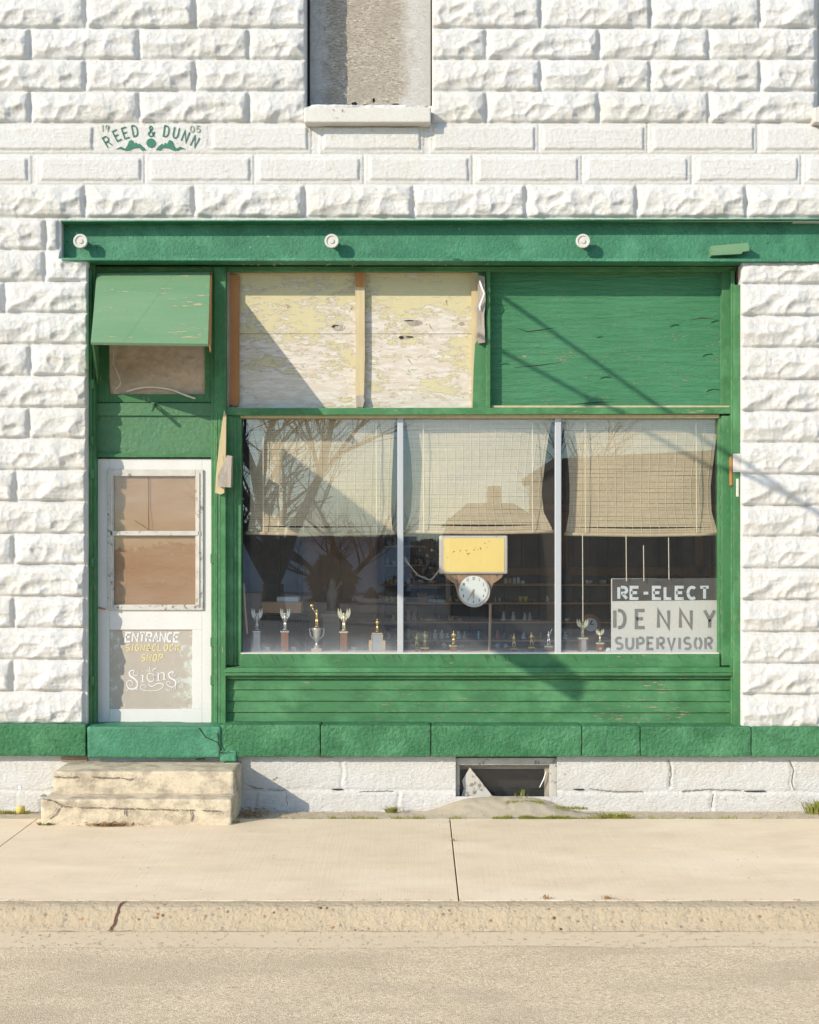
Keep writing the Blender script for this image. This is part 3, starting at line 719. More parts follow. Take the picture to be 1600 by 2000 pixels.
# right jamb
mb = MB(); mb.pbox(1433, 556, 1446, 1418, -.07, .26); mb.pbox(1428, 528, 1436, 1418, -.13, .2)
rj = mb.build("right_jamb", M['green_v'], B, bevel=.005)
mb = MB(); mb.pbox(1426, 892, 1431, 948, -.09, .03); mb.build("bare_wood_patch", M['wood_brown'], rj, bevel=.002)
mb = MB(); mb.pbox(1432, 886, 1446, 922, -.066, .01); mb.pbox(1438, 935, 1443, 970, -.067, .01); mb.each("peeled_paint_patch", M['sill'], rj, bevel=.002)
mb = MB(); mb.pbox(1438, 518, 1449, 552, -.15, .05); mb.build("brick_gap", M['rust'], rj)
# transom rail
mb = MB()
mb.hexa([P(441, 797, -.15), P(1434, 795, -.15), P(1434, 808, -.15), P(441, 811, -.15)][::-1],
        [(x, y+.16, z) for x, y, z in [P(441, 797, -.15), P(1434, 795, -.15), P(1434, 808, -.15), P(441, 811, -.15)][::-1]])
tr = mb.build("transom_rail", M['green'], B, bevel=.004)
mb = MB(); mb.pbox(470, 809.5, 1405, 816, -.19, .08); mb.each("weathered_bead", M['wood_pale'], tr, bevel=.002)
mb = MB(); mb.pbox(960, 792, 1425, 796, -.19, .06); mb.each("weathered_bead", M['wood_pale'], tr, bevel=.002)

# yellow peeling panel
mb = MB(); mb.pbox(447, 528, 930, 799, -.25, .02); yp = mb.build("yellow_plywood_panel", M['yellow_ply'], B, label="weathered plywood panel with peeling yellow paint above the left window")
mb = MB(); mb.pbox(466, 651.5, 925, 652.5, -.249, .002)
mb.build("panel_seam", M['crack_soft'], yp)
mb = MB()
for (u, v, a, b) in ((662, 640, 12, 6), (810, 630, 15, 6), (792, 658, 12, 4.5), (901, 632, 6, 4)):
    n = 18; pts = [P(u+a*cos(t), v+b*sin(t)*(1 if sin(t) > 0 else .8), -.247) for t in [2*pi*i/n for i in range(n)]]
    mb.add([(x, y, z) for x, y, z in pts]+[P(u, v+b*.4, -.2485)], [(i, (i+1) % n, n) for i in range(n)])
mb.each("knot_patch", M['wood_grey'], yp, smooth=True)
mb = MB()
for (u, v, a, b) in ((651, 638, 4, 1.6), (656, 635.5, 7, 1.1), (799, 626, 10, 1.2), (784, 659, 5, 3.2), (800, 658, 8, 1.6)):
    pts = [P(u+a*cos(t), v+b*sin(t), -.2455) for t in [i*pi/5 for i in range(10)]]; mb.add(pts, [tuple(range(10))])
mb.each("knot_edge", M['shadow_gap'], yp)
mb = MB()
for (u, v, du, dv) in ((562, 602, -3, -8), (686, 604, -3, -9), (838, 634, 4, 9), (872, 586, -4, 7), (796, 700, 5, 9), (556, 594, 8, 1)):
    mb.tube([P(u, v, -.249), P(u+du, v+dv, -.228)], [.004, .0015], 5)
mb.each("paint_flake", M['wood_pale'], yp)
mb = MB(); mb.prism([(449, 536), (466, 539), (466, 785), (463, 793), (448, 789)], -.21, .03); mb.build("brown_batten", M['wood_brown'], B, bevel=.003)
mb = MB(); mb.pbox(442, 530, 448, 798, -.19, .06); mb.build("grey_batten", M['wood_grey'], B, bevel=.002)
mb = MB(); mb.prism([(694, 531), (711.5, 531), (712, 700), (710, 793), (697, 795), (694.5, 760), (697, 700)], -.20, .045); pb = mb.build("pale_batten", M['wood_pale'], B, bevel=.003)
mb = MB(); mb.prism([(694, 531), (711.5, 531), (711.5, 562), (694, 560)], -.1985, .004); mb.build("brown_stained_end", M['wood_brown'], pb)
mb = MB(); mb.prism([(696, 774), (709, 771), (712, 782), (708, 795), (696, 795)], -.19, .02); mb.build("broken_end", M['wood_grey'], pb, bevel=.002)
mb = MB(); mb.pbox(447, 527, 936, 534, -.215, .04); mb.build("pale_top_bead", M['wood_pale'], B, bevel=.002)
mb = MB(); mb.prism([(921.5, 532), (936, 532), (936, 672), (930, 675), (928, 740), (923, 797), (921.5, 797)], -.205, .05); mb.build("pale_edge_batten", M['wood_pale'], B, bevel=.003)
# green mid post and panel
mb = MB(); mb.prism([(929, 672), (936, 660), (957, 660), (957, 798), (924, 798), (926, 720)], -.18, .08); mb.pbox(950, 528, 958, 800, -.16, .1); mb.pbox(934, 528, 952, 662, -.20, .05)
gp = mb.build("mid_post", M['green_v'], B, bevel=.004)
mb = MB(); mb.prism([(934, 538), (946, 541), (948, 590), (945, 615), (947, 668), (934, 670), (933, 610), (929, 600), (934, 590)], -.135, .06)
sp = mb.build("splintered_wood", M['wood_grey'], gp, bevel=.003)
mb = MB(); mb.tube([P(937, 548, -.12), P(946, 574, -.10), P(937, 598, -.115), P(938, 606, -.12)], [.008, .006, .008, .004], 6); mb.build("hanging_shard", M['letter_white'], sp)
mb = MB(); mb.pbox(957, 527, 1412, 799, -.25, .02)
gpl = mb.build("green_plywood_panel", M['green_ply'], B, label="cracked green painted plywood panel above the right window")
mb = MB()
for (u, v, r, a0, a1) in ((1184, 742, 13, 200, 320), (1395, 768, 17, 195, 345), (1385, 698, 14, 190, 300), (986, 715, 11, 200, 330), (1400, 632, 12, 190, 290), (1320, 640, 12, 200, 300), (1172, 662, 10, 215, 300)):
    pts = [P(u+r*cos(radians(t)), v+r*.55*sin(radians(t)), -.243) for t in np.linspace(a0, a1, 9)]
    mb.tube(pts, [.001, .003, .0045, .005, .005, .005, .0045, .003, .001], 5)
mb.each("paint_blister", M['green_ply'], gpl, smooth=True)
mb = MB()
for pl in ([(1010, 641), (1030, 648), (1060, 644), (1085, 640)], [(1005, 718), (1050, 714), (1100, 707)], [(1000, 796), (1035, 788)], [(1350, 625), (1370, 621), (1392, 623)], [(1115, 790), (1165, 786), (1200, 784)], [(1150, 785), (1160, 777)]):
    mb.stroke([(X(u, -.25), Z(v, -.25)) for u, v in pl], .007, .2485, .002, wds=[.002]+[.008]*(len(pl)-2)+[.0015])
mb.each("plywood_split", M['shadow_gap'], gpl)
mb = MB(); mb.prism([(1411, 532), (1428, 528), (1427, 790), (1411, 790)], -.19, .05); mb.build("green_batten", M['green_v'], B, bevel=.005)
mb = MB()
for L, hh, yy in (([(958, 528), (1040, 531), (1200, 534), (1410, 533), (1410, 527), (958, 527)], 0, -.22), ):
    mb.prism(L, yy, .03)
mb.build("top_bead", M['green'], B, bevel=.002)

# door transom: flap, hopper opening, board
s0, s1 = -.10, .62
tl, tr_, br, bl = P(190, 533, s0), P(411, 531, s0), P(407, 671, s1), P(177.5, 668, s1)
nv = Vector((0, -(tl[2]-bl[2]), (s1-s0)*1.0)).normalized()*.028
nv = Vector((0, -(tl[2]-bl[2]), (s1-s0))); nv.normalize(); nv *= .026
bk = [tuple(Vector(p)-nv) for p in (tl, tr_, br, bl)]
mb = MB(); mb.hexa([bl, br, tr_, tl], [bk[3], bk[2], bk[1], bk[0]])
fp = mb.build("hinged_flap", M['green_flap'], B, bevel=.003, label="faded green plywood flap propped open above the door")
mb = MB()
e0, e1 = Vector(tr_), Vector(br)
mb.hexa([tuple(e1+Vector((.002, .0, 0))), tuple(e1+Vector((.012, .01, -.02))), tuple(e0+Vector((.012, .01, 0))), tuple(e0+Vector((.002, 0, 0)))],
        [tuple(e1+Vector((.002, .05, -.05))), tuple(e1+Vector((.012, .06, -.06))), tuple(e0+Vector((.012, .03, -.02))), tuple(e0+Vector((.002, .03, -.02)))])
mb2 = MB(); G1 = P(190, 749, -.12); T1 = P(188, 536, -.10); Bf = Vector(bl)+Vector((.004, .012, -.004))
mb2.add([T1, G1, tuple(Bf)]+[(x+.014, y, z) for x, y, z in (T1, G1, tuple(Bf))], [(0, 2, 1), (3, 4, 5), (0, 1, 4, 3), (1, 2, 5, 4), (2, 0, 3, 5)]); mb2.build("shade_cheek", M['green_v'], fp)  # added cheek, shaped so the opening under the flap falls in shade
mb.build("splintered_edge", M['wood_brown'], fp, bevel=.001)
mb = MB(); mb.pbox(186, 528, 213, 786, -.19, .06); mb.pbox(400, 528, 414, 786, -.19, .06); mb.pbox(213, 770, 400, 786, -.19, .06); mb.pbox(213, 528, 400, 545, -.19, .06)
ts = mb.build("transom_sash", M['green_v'], B, bevel=.004)
# crumpled sheet
us2 = np.linspace(208, 406, 50); vs2 = np.linspace(540, 776, 60); UU, V2 = np.meshgrid(us2, vs2)
dd = .21+.02*fbm(UU/40, V2/40, 3, 77)-.02*np.exp(-((UU-222-10*np.sin(V2/30))/7)**2)+.018*np.sin((UU*.6+V2)/26)*ss(V2, 600, 700)*.5
pts = np.stack([(UU-820)*(CAM_D+.22)/2750, dd, CAM_H+(1060-V2)*(CAM_D+.22)/2750], -1).reshape(-1, 3)
ii = np.arange(50*60).reshape(60, 50)
np_mesh("plastic_sheet", pts, np.stack([ii[:-1, :-1], ii[1:, :-1], ii[1:, 1:], ii[:-1, 1:]], -1).reshape(-1, 4), M['curtain'], ts)
mb = MB()
def curl(pl, r, sx=-.18):
    p = [P(u, v, sx) for u, v in pl]; mb.tube(p, [r*.3]+[r]*(len(p)-2)+[r*.3], 6)
curl(catmull([(246, 765), (270, 758), (300, 756), (335, 761), (358, 770), (383, 779)], 4), .008, -.165)
curl(catmull([(222, 680), (221, 705), (230, 730), (236, 748), (226, 760)], 4), .005, -.175)
mb.each("curled_edge", M['curtain_edge'], ts, smooth=True)
mb = MB(); mb.box(X(186, -.2), X(420, -.2), .235, .30, Z(1425, -.2), Z(520, -.2)); mb.build("door_backing", M['black'], B)
mb = MB(); mb.pbox(186, 787, 419, 812, -.17, .08); mb.pbox(188, 812, 418, 889, -.19, .06)
tb = mb.build("transom_board", M['green_trans'], B, bevel=.004)
mb = MB(); mb.pbox(186, 885, 419, 893, -.17, .08); mb.build("board_trim", M['green'], tb, bevel=.003)
mb = MB(); a = P(303, 790, -.17); b = P(297, 800, -.02)
mb.tube([a, b], .014, 10); mb.tube([(b[0], b[1]+.004, b[2]), (b[0], b[1]-.003, b[2])], .011, 10); mb.tube([(a[0]-.03, a[1], a[2]+.01), (a[0]+.035, a[1], a[2]+.008)], .008, 6); mb.tube([P(303, 790, -.15), P(315, 800, -.09)], .004, 6)
mb.build("pipe_stub", M['green_trans'], tb, smooth=True)

# door
DS = -.20
mb = MB()
def db(u0, v0, u1, v1, s=DS, th=.045): mb.pbox(u0, v0, u1, v1, s, th)
db(184, 896, 214, 1417.5); db(395, 896, 415.5, 1417.5); db(214, 896, 395, 920); db(214, 1190, 395, 1230); db(214, 1385, 395, 1417.5); db(376, 1230, 395, 1385)
D = mb.build("door", M['door_white'], B, bevel=.003, label="white wooden door with glazed upper half and lettered lower panel")
mb = MB(); db(210, 917, 222, 1192, DS+.018, .03); db(382, 917, 397, 1192, DS+.018, .03); db(222, 917, 382, 930, DS+.018, .03); db(222, 1181, 382, 1192, DS+.018, .03)
mb.build("sash_frame", M['door_worn'], D, bevel=.004)
mb = MB(); db(216, 924, 220, 1186, DS+.026, .02); db(387, 924, 390, 1186, DS+.026, .02); db(216, 1037, 392, 1046, DS+.026, .03)
mb.build("glazing_bar", M['door_worn'], D, bevel=.003)
mb = MB(); db(220, 928, 384, 1184, DS-.012, .008); mb.build("brown_board", M['board'], D)
mb = MB(); db(221, 929, 383, 1183, DS+.003, .003); mb.build("pane", M['glass_door'], D)
mb = MB(); mb.tube([P(290, 930, DS), P(290, 985, DS), P(290.5, 1035, DS+.02)], .0022, 5)
mb.tube([P(290.5, 1035, DS+.03), P(262, 1016, DS+.03)], .0016, 5); mb.build("string", M['rust'], D)
mb = MB(); db(215, 1229, 377, 1386, DS-.012, .02); pn = mb.build("lower_panel", M['tin'], D)
mb = MB(); word(mb, "ENTRANCE", 245, 350, 1234, 1255, DS-.012, .0145, .2095, .12, .80); mb.build("entrance_lettering", M['letter_worn'], pn, label="white slanted ENTRANCE lettering")
mb = MB(); word(mb, "SIGN&CLOCK", 246, 350, 1258, 1272, DS-.012, .0078, .2095, .16, .66); word(mb, "SHOP", 276, 317, 1277, 1292, DS-.012, .0078, .2095, .16, .66)
mb.build("shop_lettering", M['letter_yellow'], pn, label="pale yellow SIGN & CLOCK SHOP lettering")
# ornate Signs
mb = MB()
q = lambda a, b: (X(210+a/8.889, DS-.012), Z(1220+b/8.889, DS-.012))
def orn(L, ws, n=6):
    p = catmull([q(a, b) for a, b in L], n); m = len(p); wp = np.interp(np.linspace(0, 1, m), np.linspace(0, 1, len(ws)), ws)
    mb.stroke(p, 0, .2093-.0005*random.random(), .002, wds=[x*.001 for x in wp])
orn([(530, 800), (535, 870), (490, 885), (450, 860), (470, 810), (430, 790), (385, 830), (400, 890), (470, 940), (520, 1000), (515, 1080), (440, 1120), (360, 1090), (340, 1010), (390, 970), (440, 1000), (435, 1050), (395, 1055), (385, 1025)], [3, 4, 5, 6, 7, 12, 14, 14, 14, 12, 9, 7, 6, 5, 4, 3])
orn([(330, 1150), (370, 1120), (440, 1110), (510, 1115), (530, 1140)], [7, 6, 5, 6, 7])
orn([(615, 880), (615, 990)], [11, 11]); orn([(575, 885), (630, 875)], [4, 6]); orn([(575, 995), (655, 995)], [5, 5])
c = q(612, 810); mb.disc_y((c[0], .2092, c[1]), .0035, .002, 12)
orn([(820, 900), (790, 980), (730, 980), (690, 920), (710, 860), (760, 850), (810, 880), (820, 930)], [5, 8, 9, 8, 6, 5, 6, 5])
orn([(740, 990), (720, 1040), (780, 1070), (880, 1020), (960, 1030), (965, 1080), (900, 1130), (780, 1150), (640, 1140), (580, 1100), (590, 1050), (650, 1050), (675, 1085), (640, 1100)], [4, 6, 7, 8, 7, 6, 5, 4, 5, 6, 5, 4, 3])
orn([(745, 830), (700, 800), (665, 800)], [2, 4, 2]); orn([(755, 820), (735, 770), (745, 735)], [3, 7, 3]); orn([(775, 825), (810, 770), (855, 755)], [3, 7, 4]); orn([(790, 840), (830, 815)], [2, 3])
orn([(885, 850), (885, 965)], [11, 11]); orn([(860, 840), (900, 835)], [4, 5]); orn([(850, 970), (925, 968)], [5, 5]); orn([(895, 860), (950, 830), (985, 860), (985, 950)], [5, 8, 11, 11]); orn([(955, 958), (1025, 950)], [5, 5])
orn([(1215, 815), (1180, 880), (1140, 890), (1120, 860), (1150, 830), (1110, 820), (1065, 860), (1090, 920), (1170, 970), (1190, 1030), (1150, 1080), (1070, 1070), (1030, 1020), (1060, 985), (1095, 1010), (1080, 1035)], [3, 4, 4, 6, 9, 12, 13, 12, 10, 7, 6, 5, 4, 3])
orn([(1015, 1110), (1050, 1140), (1110, 1130), (1130, 1090), (1180, 1080), (1190, 1115), (1150, 1120), (1150, 1150)], [4, 5, 4, 4, 5, 4, 3, 4])
mb.build("signs_lettering", M['letter_worn'], pn, label="large white ornate Signs lettering with scrolls")
mb = MB()
for v in (1092, 1255, 1330): db(411, v-10, 420, v+8, DS+.05, .04)
mb.each("hinge", M['green_v'], D, bevel=.003)
mb = MB(); mb.tube([P(187, 1185.5, DS+.012), P(206, 1190, DS+.012)], .006, 6); mb.tube([P(183, 1184, DS+.01), P(190, 1186, DS+.02)], .009, 6); mb.build("latch", M['wood_brown'], D)

# stake and bracket at the centre post
mb = MB(); mb.prism([(438, 804), (441, 812), (440, 905), (437, 962), (431, 965), (421, 962), (423, 925), (430, 860)], -.085, .035)
stk = mb.build("split_stake", M['wood_pale'], B, bevel=.003, label="pale split wooden stake nailed to the green centre post")
mb = MB(); mb.prism([(444, 890), (452, 891), (450, 951), (426, 950), (426, 930), (436, 908)], -.03, .09); mb.build("wood_wedge", M['wood_grey'], stk, bevel=.003)

# display window
mb = MB(); mb.pbox(441, 812, 455, 1300, -.17, .12); mb.pbox(455, 812, 462, 1300, -.19, .1); mb.pbox(462, 812, 471, 1300, -.205, .08)
lw = mb.build("window_stile", M['green_v'], B, bevel=.004)
mb = MB(); mb.pbox(1404, 812, 1410, 1300, -.20, .08); mb.pbox(1410, 812, 1428, 1300, -.17, .1)
mb.build("window_stile", M['green_v'], B, bevel=.004)
DW = MB(); DW.pbox(469, 1277, 1406, 1303, -.18, .12)
sr = DW.build("window_bottom_rail", M['green'], B, bevel=.005)
mb = MB()
for i in range(34):
    u = random.uniform(470, 1400); v = 1279; L = random.uniform(4, 20)
    mb.stroke([(X(u, -.18), Z(v+1, -.18)), (X(u+L*.25, -.18), Z(v+L*.5, -.18)), (X(u+L*.5+random.uniform(-2, 3), -.18), Z(v+L, -.18))], .003, .1785, .001, wds=[.0035, .0025, .001])
mb.each("paint_crack", M['shadow_gap'], sr)
mb = MB(); mb.pbox(470, 1275, 1405, 1280.5, -.185, .12); mb.build("weathered_ledge", M['sign_white'], sr, bevel=.002)
mb = MB()
A = [P(438, 1303, -.17), P(1431, 1303, -.17), P(1431, 1312, -.105), P(438, 1312, -.105)]
mb.hexa([P(438, 1313, -.105), P(1431, 1313, -.105), P(1431, 1304, -.13), P(438, 1304, -.13)], [P(438, 1313, -.25), P(1431, 1313, -.25), P(1431, 1300, -.25), P(438, 1300, -.25)])
mb.pbox(440, 1313, 1430, 1320, -.115, .1); mb.pbox(441, 1320, 1429, 1326, -.15, .1)
mb.build("window_sill_moulding", M['green'], B, bevel=.004)
mb = MB()
edges = [1326, 1347, 1369, 1391, 1413]
for a, b in zip(edges[:-1], edges[1:]):
    mb.hexa([P(441, b-.3, -.170), P(1433, b+.7, -.170), P(1433, a+1.0, -.183), P(441, a+.2, -.183)], [P(441, b-.3, -.24), P(1433, b+.7, -.24), P(1433, a+1.0, -.24), P(441, a+.2, -.24)])
mb.build("clapboard_siding", M['green'], B, bevel=.0015)
mb = MB(); mb.pbox(441, 1320, 1434, 1416, -.20, .1); mb.build("siding_backing", M['black'], B)
dw = MB(); dw.pbox(469, 812, 1406, 817, -.24, .08); DWo = dw.build("display_window", M['green'], B, label="three pane display window in a green frame with pale mullions")
for i, (a, b) in enumerate(((470, 777), (787, 1085), (1096, 1405))):
    mb = MB(); mb.pbox(a, 814, b, 1279, -.27, .005); mb.build("pane", M['glass_dusty'] if i == 0 else M['glass'], DWo)
for a, b in ((776.5, 788), (1084.5, 1096.5)):
    mb = MB(); mb.pbox(a, 813, b, 1279, -.235, .06); mb.build("mullion", M['alu'], DWo, bevel=.004)

# plinth blocks (green painted concrete)
def rough_box(x0, x1, y0, y1, z0, z1, st=.02, rad=.02, amp=.006, fr=12, seed=0, amp2=None):
    nx, ny, nz = [max(2, int((b-a)/st)) for a, b in ((x0, x1), (y0, y1), (z0, z1))]
    nx, ny, nz = min(nx, 220), min(ny, 60), min(nz, 60)
    V = []; F = []
    def face(o, a, b, na, nb):
        base = len(V)
        for i in range(na+1):
            for j in range(nb+1): V.append([o[k]+a[k]*i/na+b[k]*j/nb for k in range(3)])
        for i in range(na):
            for j in range(nb): q = base+i*(nb+1)+j; F.append((q, q+nb+1, q+nb+2, q+1))
    dx, dy, dz = x1-x0, y1-y0, z1-z0
    face((x0, y0, z0), (dx, 0, 0), (0, 0, dz), nx, nz); face((x1, y1, z0), (-dx, 0, 0), (0, 0, dz), nx, nz)
    face((x0, y0, z1), (dx, 0, 0), (0, dy, 0), nx, ny); face((x0, y1, z0), (dx, 0, 0), (0, -dy, 0), nx, ny)
    face((x0, y1, z0), (0, -dy, 0), (0, 0, dz), ny, nz); face((x1, y0, z0), (0, dy, 0), (0, 0, dz), ny, nz)
    V = np.array(V); lo = np.array([x0, y0, z0])+rad; hi = np.array([x1, y1, z1])-rad
    c = np.clip(V, lo, hi); d = V-c; L = np.linalg.norm(d, axis=1, keepdims=True); L[L < 1e-9] = 1; nrm = d/L
    V = c+nrm*rad
    n1 = fbm(V[:, 0]*fr+V[:, 1]*fr*.7, V[:, 2]*fr-V[:, 1]*fr*.9, 4, seed)-.5
    V = V+nrm*(n1[:, None]*2*amp)
    if amp2: V = V+nrm*((fbm(V[:, 0]*3+V[:, 1], V[:, 2]*3+V[:, 1], 2, seed+9)-.5)[:, None]*2*amp2)
    return V, F
def rb(name, m, parent, *a, **k):
    V, F = rough_box(*a, **k); return np_mesh(name, V, F, m, parent)
jn = [-420, -60, 168, 430, 626, 842, 1137, 1251, 1468, 1690, 1900, 2200]
for i, (a, b) in enumerate(zip(jn[:-1], jn[1:])):
    if a == 168: continue
    tl_ = 1414+6*max(0, min(1, (a+b)/3200)); 
    rb("plinth_block", M['green_conc'], B, X(a+.6, .06), X(b-.6, .06), -.06, .30, Z(1477+1.5*(a > 400), .06), Z(tl_, .06), st=.012, rad=.012, amp=.0035, fr=45, seed=i)
rb("door_threshold", M['green_steel'], B, X(170, .08), X(431, .08), -.08, .30, Z(1481, .08), Z(1419, .08), st=.012, rad=.018, amp=.006, fr=9, seed=40)
rb("broken_threshold_corner", M['green_steel'], B, X(430, .07), X(462, .07), -.072, .10, Z(1488, .07), Z(1466, .07), st=.01, rad=.012, amp=.005, fr=20, seed=41)
mb = MB()
for pl in ([(388, 1421), (402, 1440), (425, 1450), (431, 1462), (427, 1476)], [(425, 1432), (428, 1460)], [(430, 1470), (450, 1468)]):
    mb.stroke([(X(u, .086), Z(v, .086)) for u, v in pl], .005, -.0865, .004, wds=[.006]*(len(pl)-1)+[.002])
mb.each("threshold_crack", M['shadow_gap'], B)

# foundation
fu = np.concatenate([np.arange(-420, -20, 10), np.arange(-20, 1620, 2.5), np.arange(1620, 2200, 10)]); fv = np.arange(1470, 1640, 2.5); U, V = np.meshgrid(fu, fv)
h = .004*fbm(U/30, V/20, 4, 3)+.006*fbm(U/9, V/7, 3, 4)
def groove(h, d, w_, a): return h-a*np.exp(-(d/w_)**2)
vl = 1541+5*fbm(U/80, V*0, 3, 8)+np.where(U > 1100, 2, 0)
h = groove(h, V-vl, 2.2, .007); h = h+.008*ss(V-vl, 0, 8)
for ju, a, b in ((668, 1480, 1541), (1308, 1480, 1541), (1545, 1480, 1541), (778, 1545, 1600), (1390, 1541, 1600), (500, 1545, 1600)):
    mskj = ((V > a) & (V < b)); h = np.where(mskj, groove(h, U-ju-2*np.sin(V/7), 2.6, .008)+.004*np.exp(-((U-ju-7)/3)**2), h)
fd = .03+0*U
insd = (U > 888) & (U < 1088) & (V > 1476) & (V < 1556)
keep = ~(insd[:-1, :-1] & insd[1:, :-1] & insd[:-1, 1:] & insd[1:, 1:])
VV = np.stack([(U-820)*(CAM_D+.03)/2750, fd-h, CAM_H+(1060-V)*(CAM_D+.03)/2750], -1).reshape(-1, 3)
nI, nJ = U.shape; idx = np.arange(nI*nJ).reshape(nI, nJ)
fo = np_mesh("foundation_wall", VV, np.stack([idx[:-1, :-1], idx[1:, :-1], idx[1:, 1:], idx[:-1, 1:]], -1)[keep], M['founda'], B)
mb = MB()
for (u0, u1, v) in ((648, 669, 1541), (1453, 1494, 1544.5), (1120, 1140, 1541)): mb.stroke([(X(u0, -.03), Z(v, -.03)), (X((u0+u1)/2, -.03), Z(v+.5, -.03)), (X(u1, -.03), Z(v, -.03))], .008, .016, .01, wds=[.004, .01, .008])
mbc = MB(); rc = random.Random(5)
def hair(pl, w_=.003):
    p = []
    for (a, b), (c, d) in zip(pl[:-1], pl[1:]):
        m = max(2, int(math.hypot(c-a, d-b)/4)); p += [(X(a+(c-a)*i/m+rc.uniform(-1, 1), -.03), Z(b+(d-b)*i/m+rc.uniform(-1, 1), -.03)) for i in range(m)]
    mbc.stroke(p, w_, .0165, .008, wds=[w_*rc.uniform(.3, 1.5) for _ in p])
for pl in ([(486, 1533), (505, 1540), (520, 1539)], [(524, 1541), (560, 1543)], [(560, 1546), (562, 1580)], [(1305, 1484), (1309, 1510), (1305, 1538)], [(1540, 1484), (1548, 1500), (1545, 1530), (1552, 1545)], [(1150, 1540), (1200, 1545), (1260, 1546)], [(1330, 1545), (1380, 1541), (1450, 1543)], [(700, 1546), (740, 1544), (772, 1545)], [(1392, 1550), (1388, 1580)], [(1460, 1552), (1475, 1560), (1468, 1570)]): hair(pl)
mbc.each("hairline_crack", M['crack_soft'], fo)
mb.each("mortar_hole", M['shadow_gap'], fo)
mb = MB(); mb.pbox(625, 1474.5, 650, 1480, .0, .03); mb.pbox(120, 1476, 170, 1487, -.01, .03); mb.each("exposed_mortar", M['mortar'], fo)
# basement window
mb = MB(); mb.pbox(884, 1480, 1090, 1494, -.06, .10); mb.pbox(884, 1489, 898, 1556, -.07, .1); mb.pbox(1074, 1489, 1088, 1557, -.055, .1)
bw = mb.build("basement_window", M['door_worn'], B, bevel=.004, label="small low basement window with worn frame and broken board")
mb = MB(); mb.pbox(898, 1492, 1076, 1562, -.14, .004); mb.build("pane", M['glass_base'], bw)
mb = MB(); mb.pbox(1064, 1494, 1076, 1562, -.12, .03); mb.pbox(898, 1490, 1076, 1497, -.11, .03); mb.build("inner_sash", M['wood_grey'], bw, bevel=.003)
mb = MB(); mb.prism([(918, 1499), (966, 1560), (900, 1560), (906, 1540), (903, 1524)], -.10, .012); mb.build("broken_white_board", M['door_worn'], bw)
mb = MB(); mb.box(X(880), X(1095), .30, .32, -.4, Z(1475)); mb.build("dark_backing", M['black'], bw)
mb = MB(); mb.tube([P(1067, 1506, -.10), P(1062, 1522, -.09), P(1054, 1538, -.085)], [.003, .005, .003], 5); mb.build("wood_sliver", M['letter_white'], bw)

# room shell
RX0, RX1, RY, RZ0, RZ1 = X(420, -.3), 3.6, 3.45, .55, 4.4
mb = MB(); mb.box(RX0-1.2, RX1, .30, RY, RZ0-.05, RZ0); mb.build("shop_floor", M['floor_int'], B)
mb = MB(); mb.box(RX0-1.2, RX1, .34, RY, RZ1, RZ1+.05); mb.build("shop_ceiling", M['ceil'], B)
mb = MB(); mb.box(RX0-1.25, RX0-1.2, .34, RY, RZ0, RZ1); mb.box(RX1, RX1+.05, .34, RY, RZ0, RZ1); mb.box(RX0-.04, RX0, .27, .9, RZ0, RZ1)
mb.box(RX0-1.2, X(441, -.3), .30, .34, RZ0, RZ1); mb.box(X(1430, -.3), RX1, .345, .36, RZ0, RZ1); mb.box(X(430, -.3), X(1440, -.3), .30, .34, Z(806, -.3), RZ1); mb.box(X(430, -.3), X(1440, -.3), .29, .33, RZ0-.3, Z(1290, -.3))
mb.build("interior_wall", M['ceil'], B)
mb = MB(); du = 34*(CAM_D+3.3)/2750
x = RX0-1.2
while x < RX1-.01:
    mb.box(x, min(RX1, x+du-.008), 3.40+random.uniform(0, .006), RY, RZ0, RZ1); x += du
mb.build("plank_back_wall", M['plank'], B)
mb = MB(); mb.box(RX0-1.2, RX1, 3.44, RY+.01, RZ0, RZ1); mb.build("back_wall_void", M['black'], B)
# display shelf inside the window
mb = MB(); mb.box(X(441, -.3), X(1432, -.3), .28, .85, ZG-.035, ZG-.005); mb.build("display_shelf", M['sign_white'], B)
SB = -3.36
mb = MB()
for (u0, v0, u1, v1) in ((828, 1000, 839, 1122), (984, 1000, 992, 1122), (1096, 1000, 1108, 1122), (1358, 1000, 1374, 1122), (750, 1108, 1410, 1124), (828, 985, 1410, 996)):
    mb.pbox(u0, v0, u1, v1, SB+.02, .05)
mb.build("panel_frame", M['wood_int'], B, bevel=.004)

# ================================================================== THINGS INSIDE
def frange(a, b, n): return [a+(b-a)*i/(n-1) for i in range(n)]
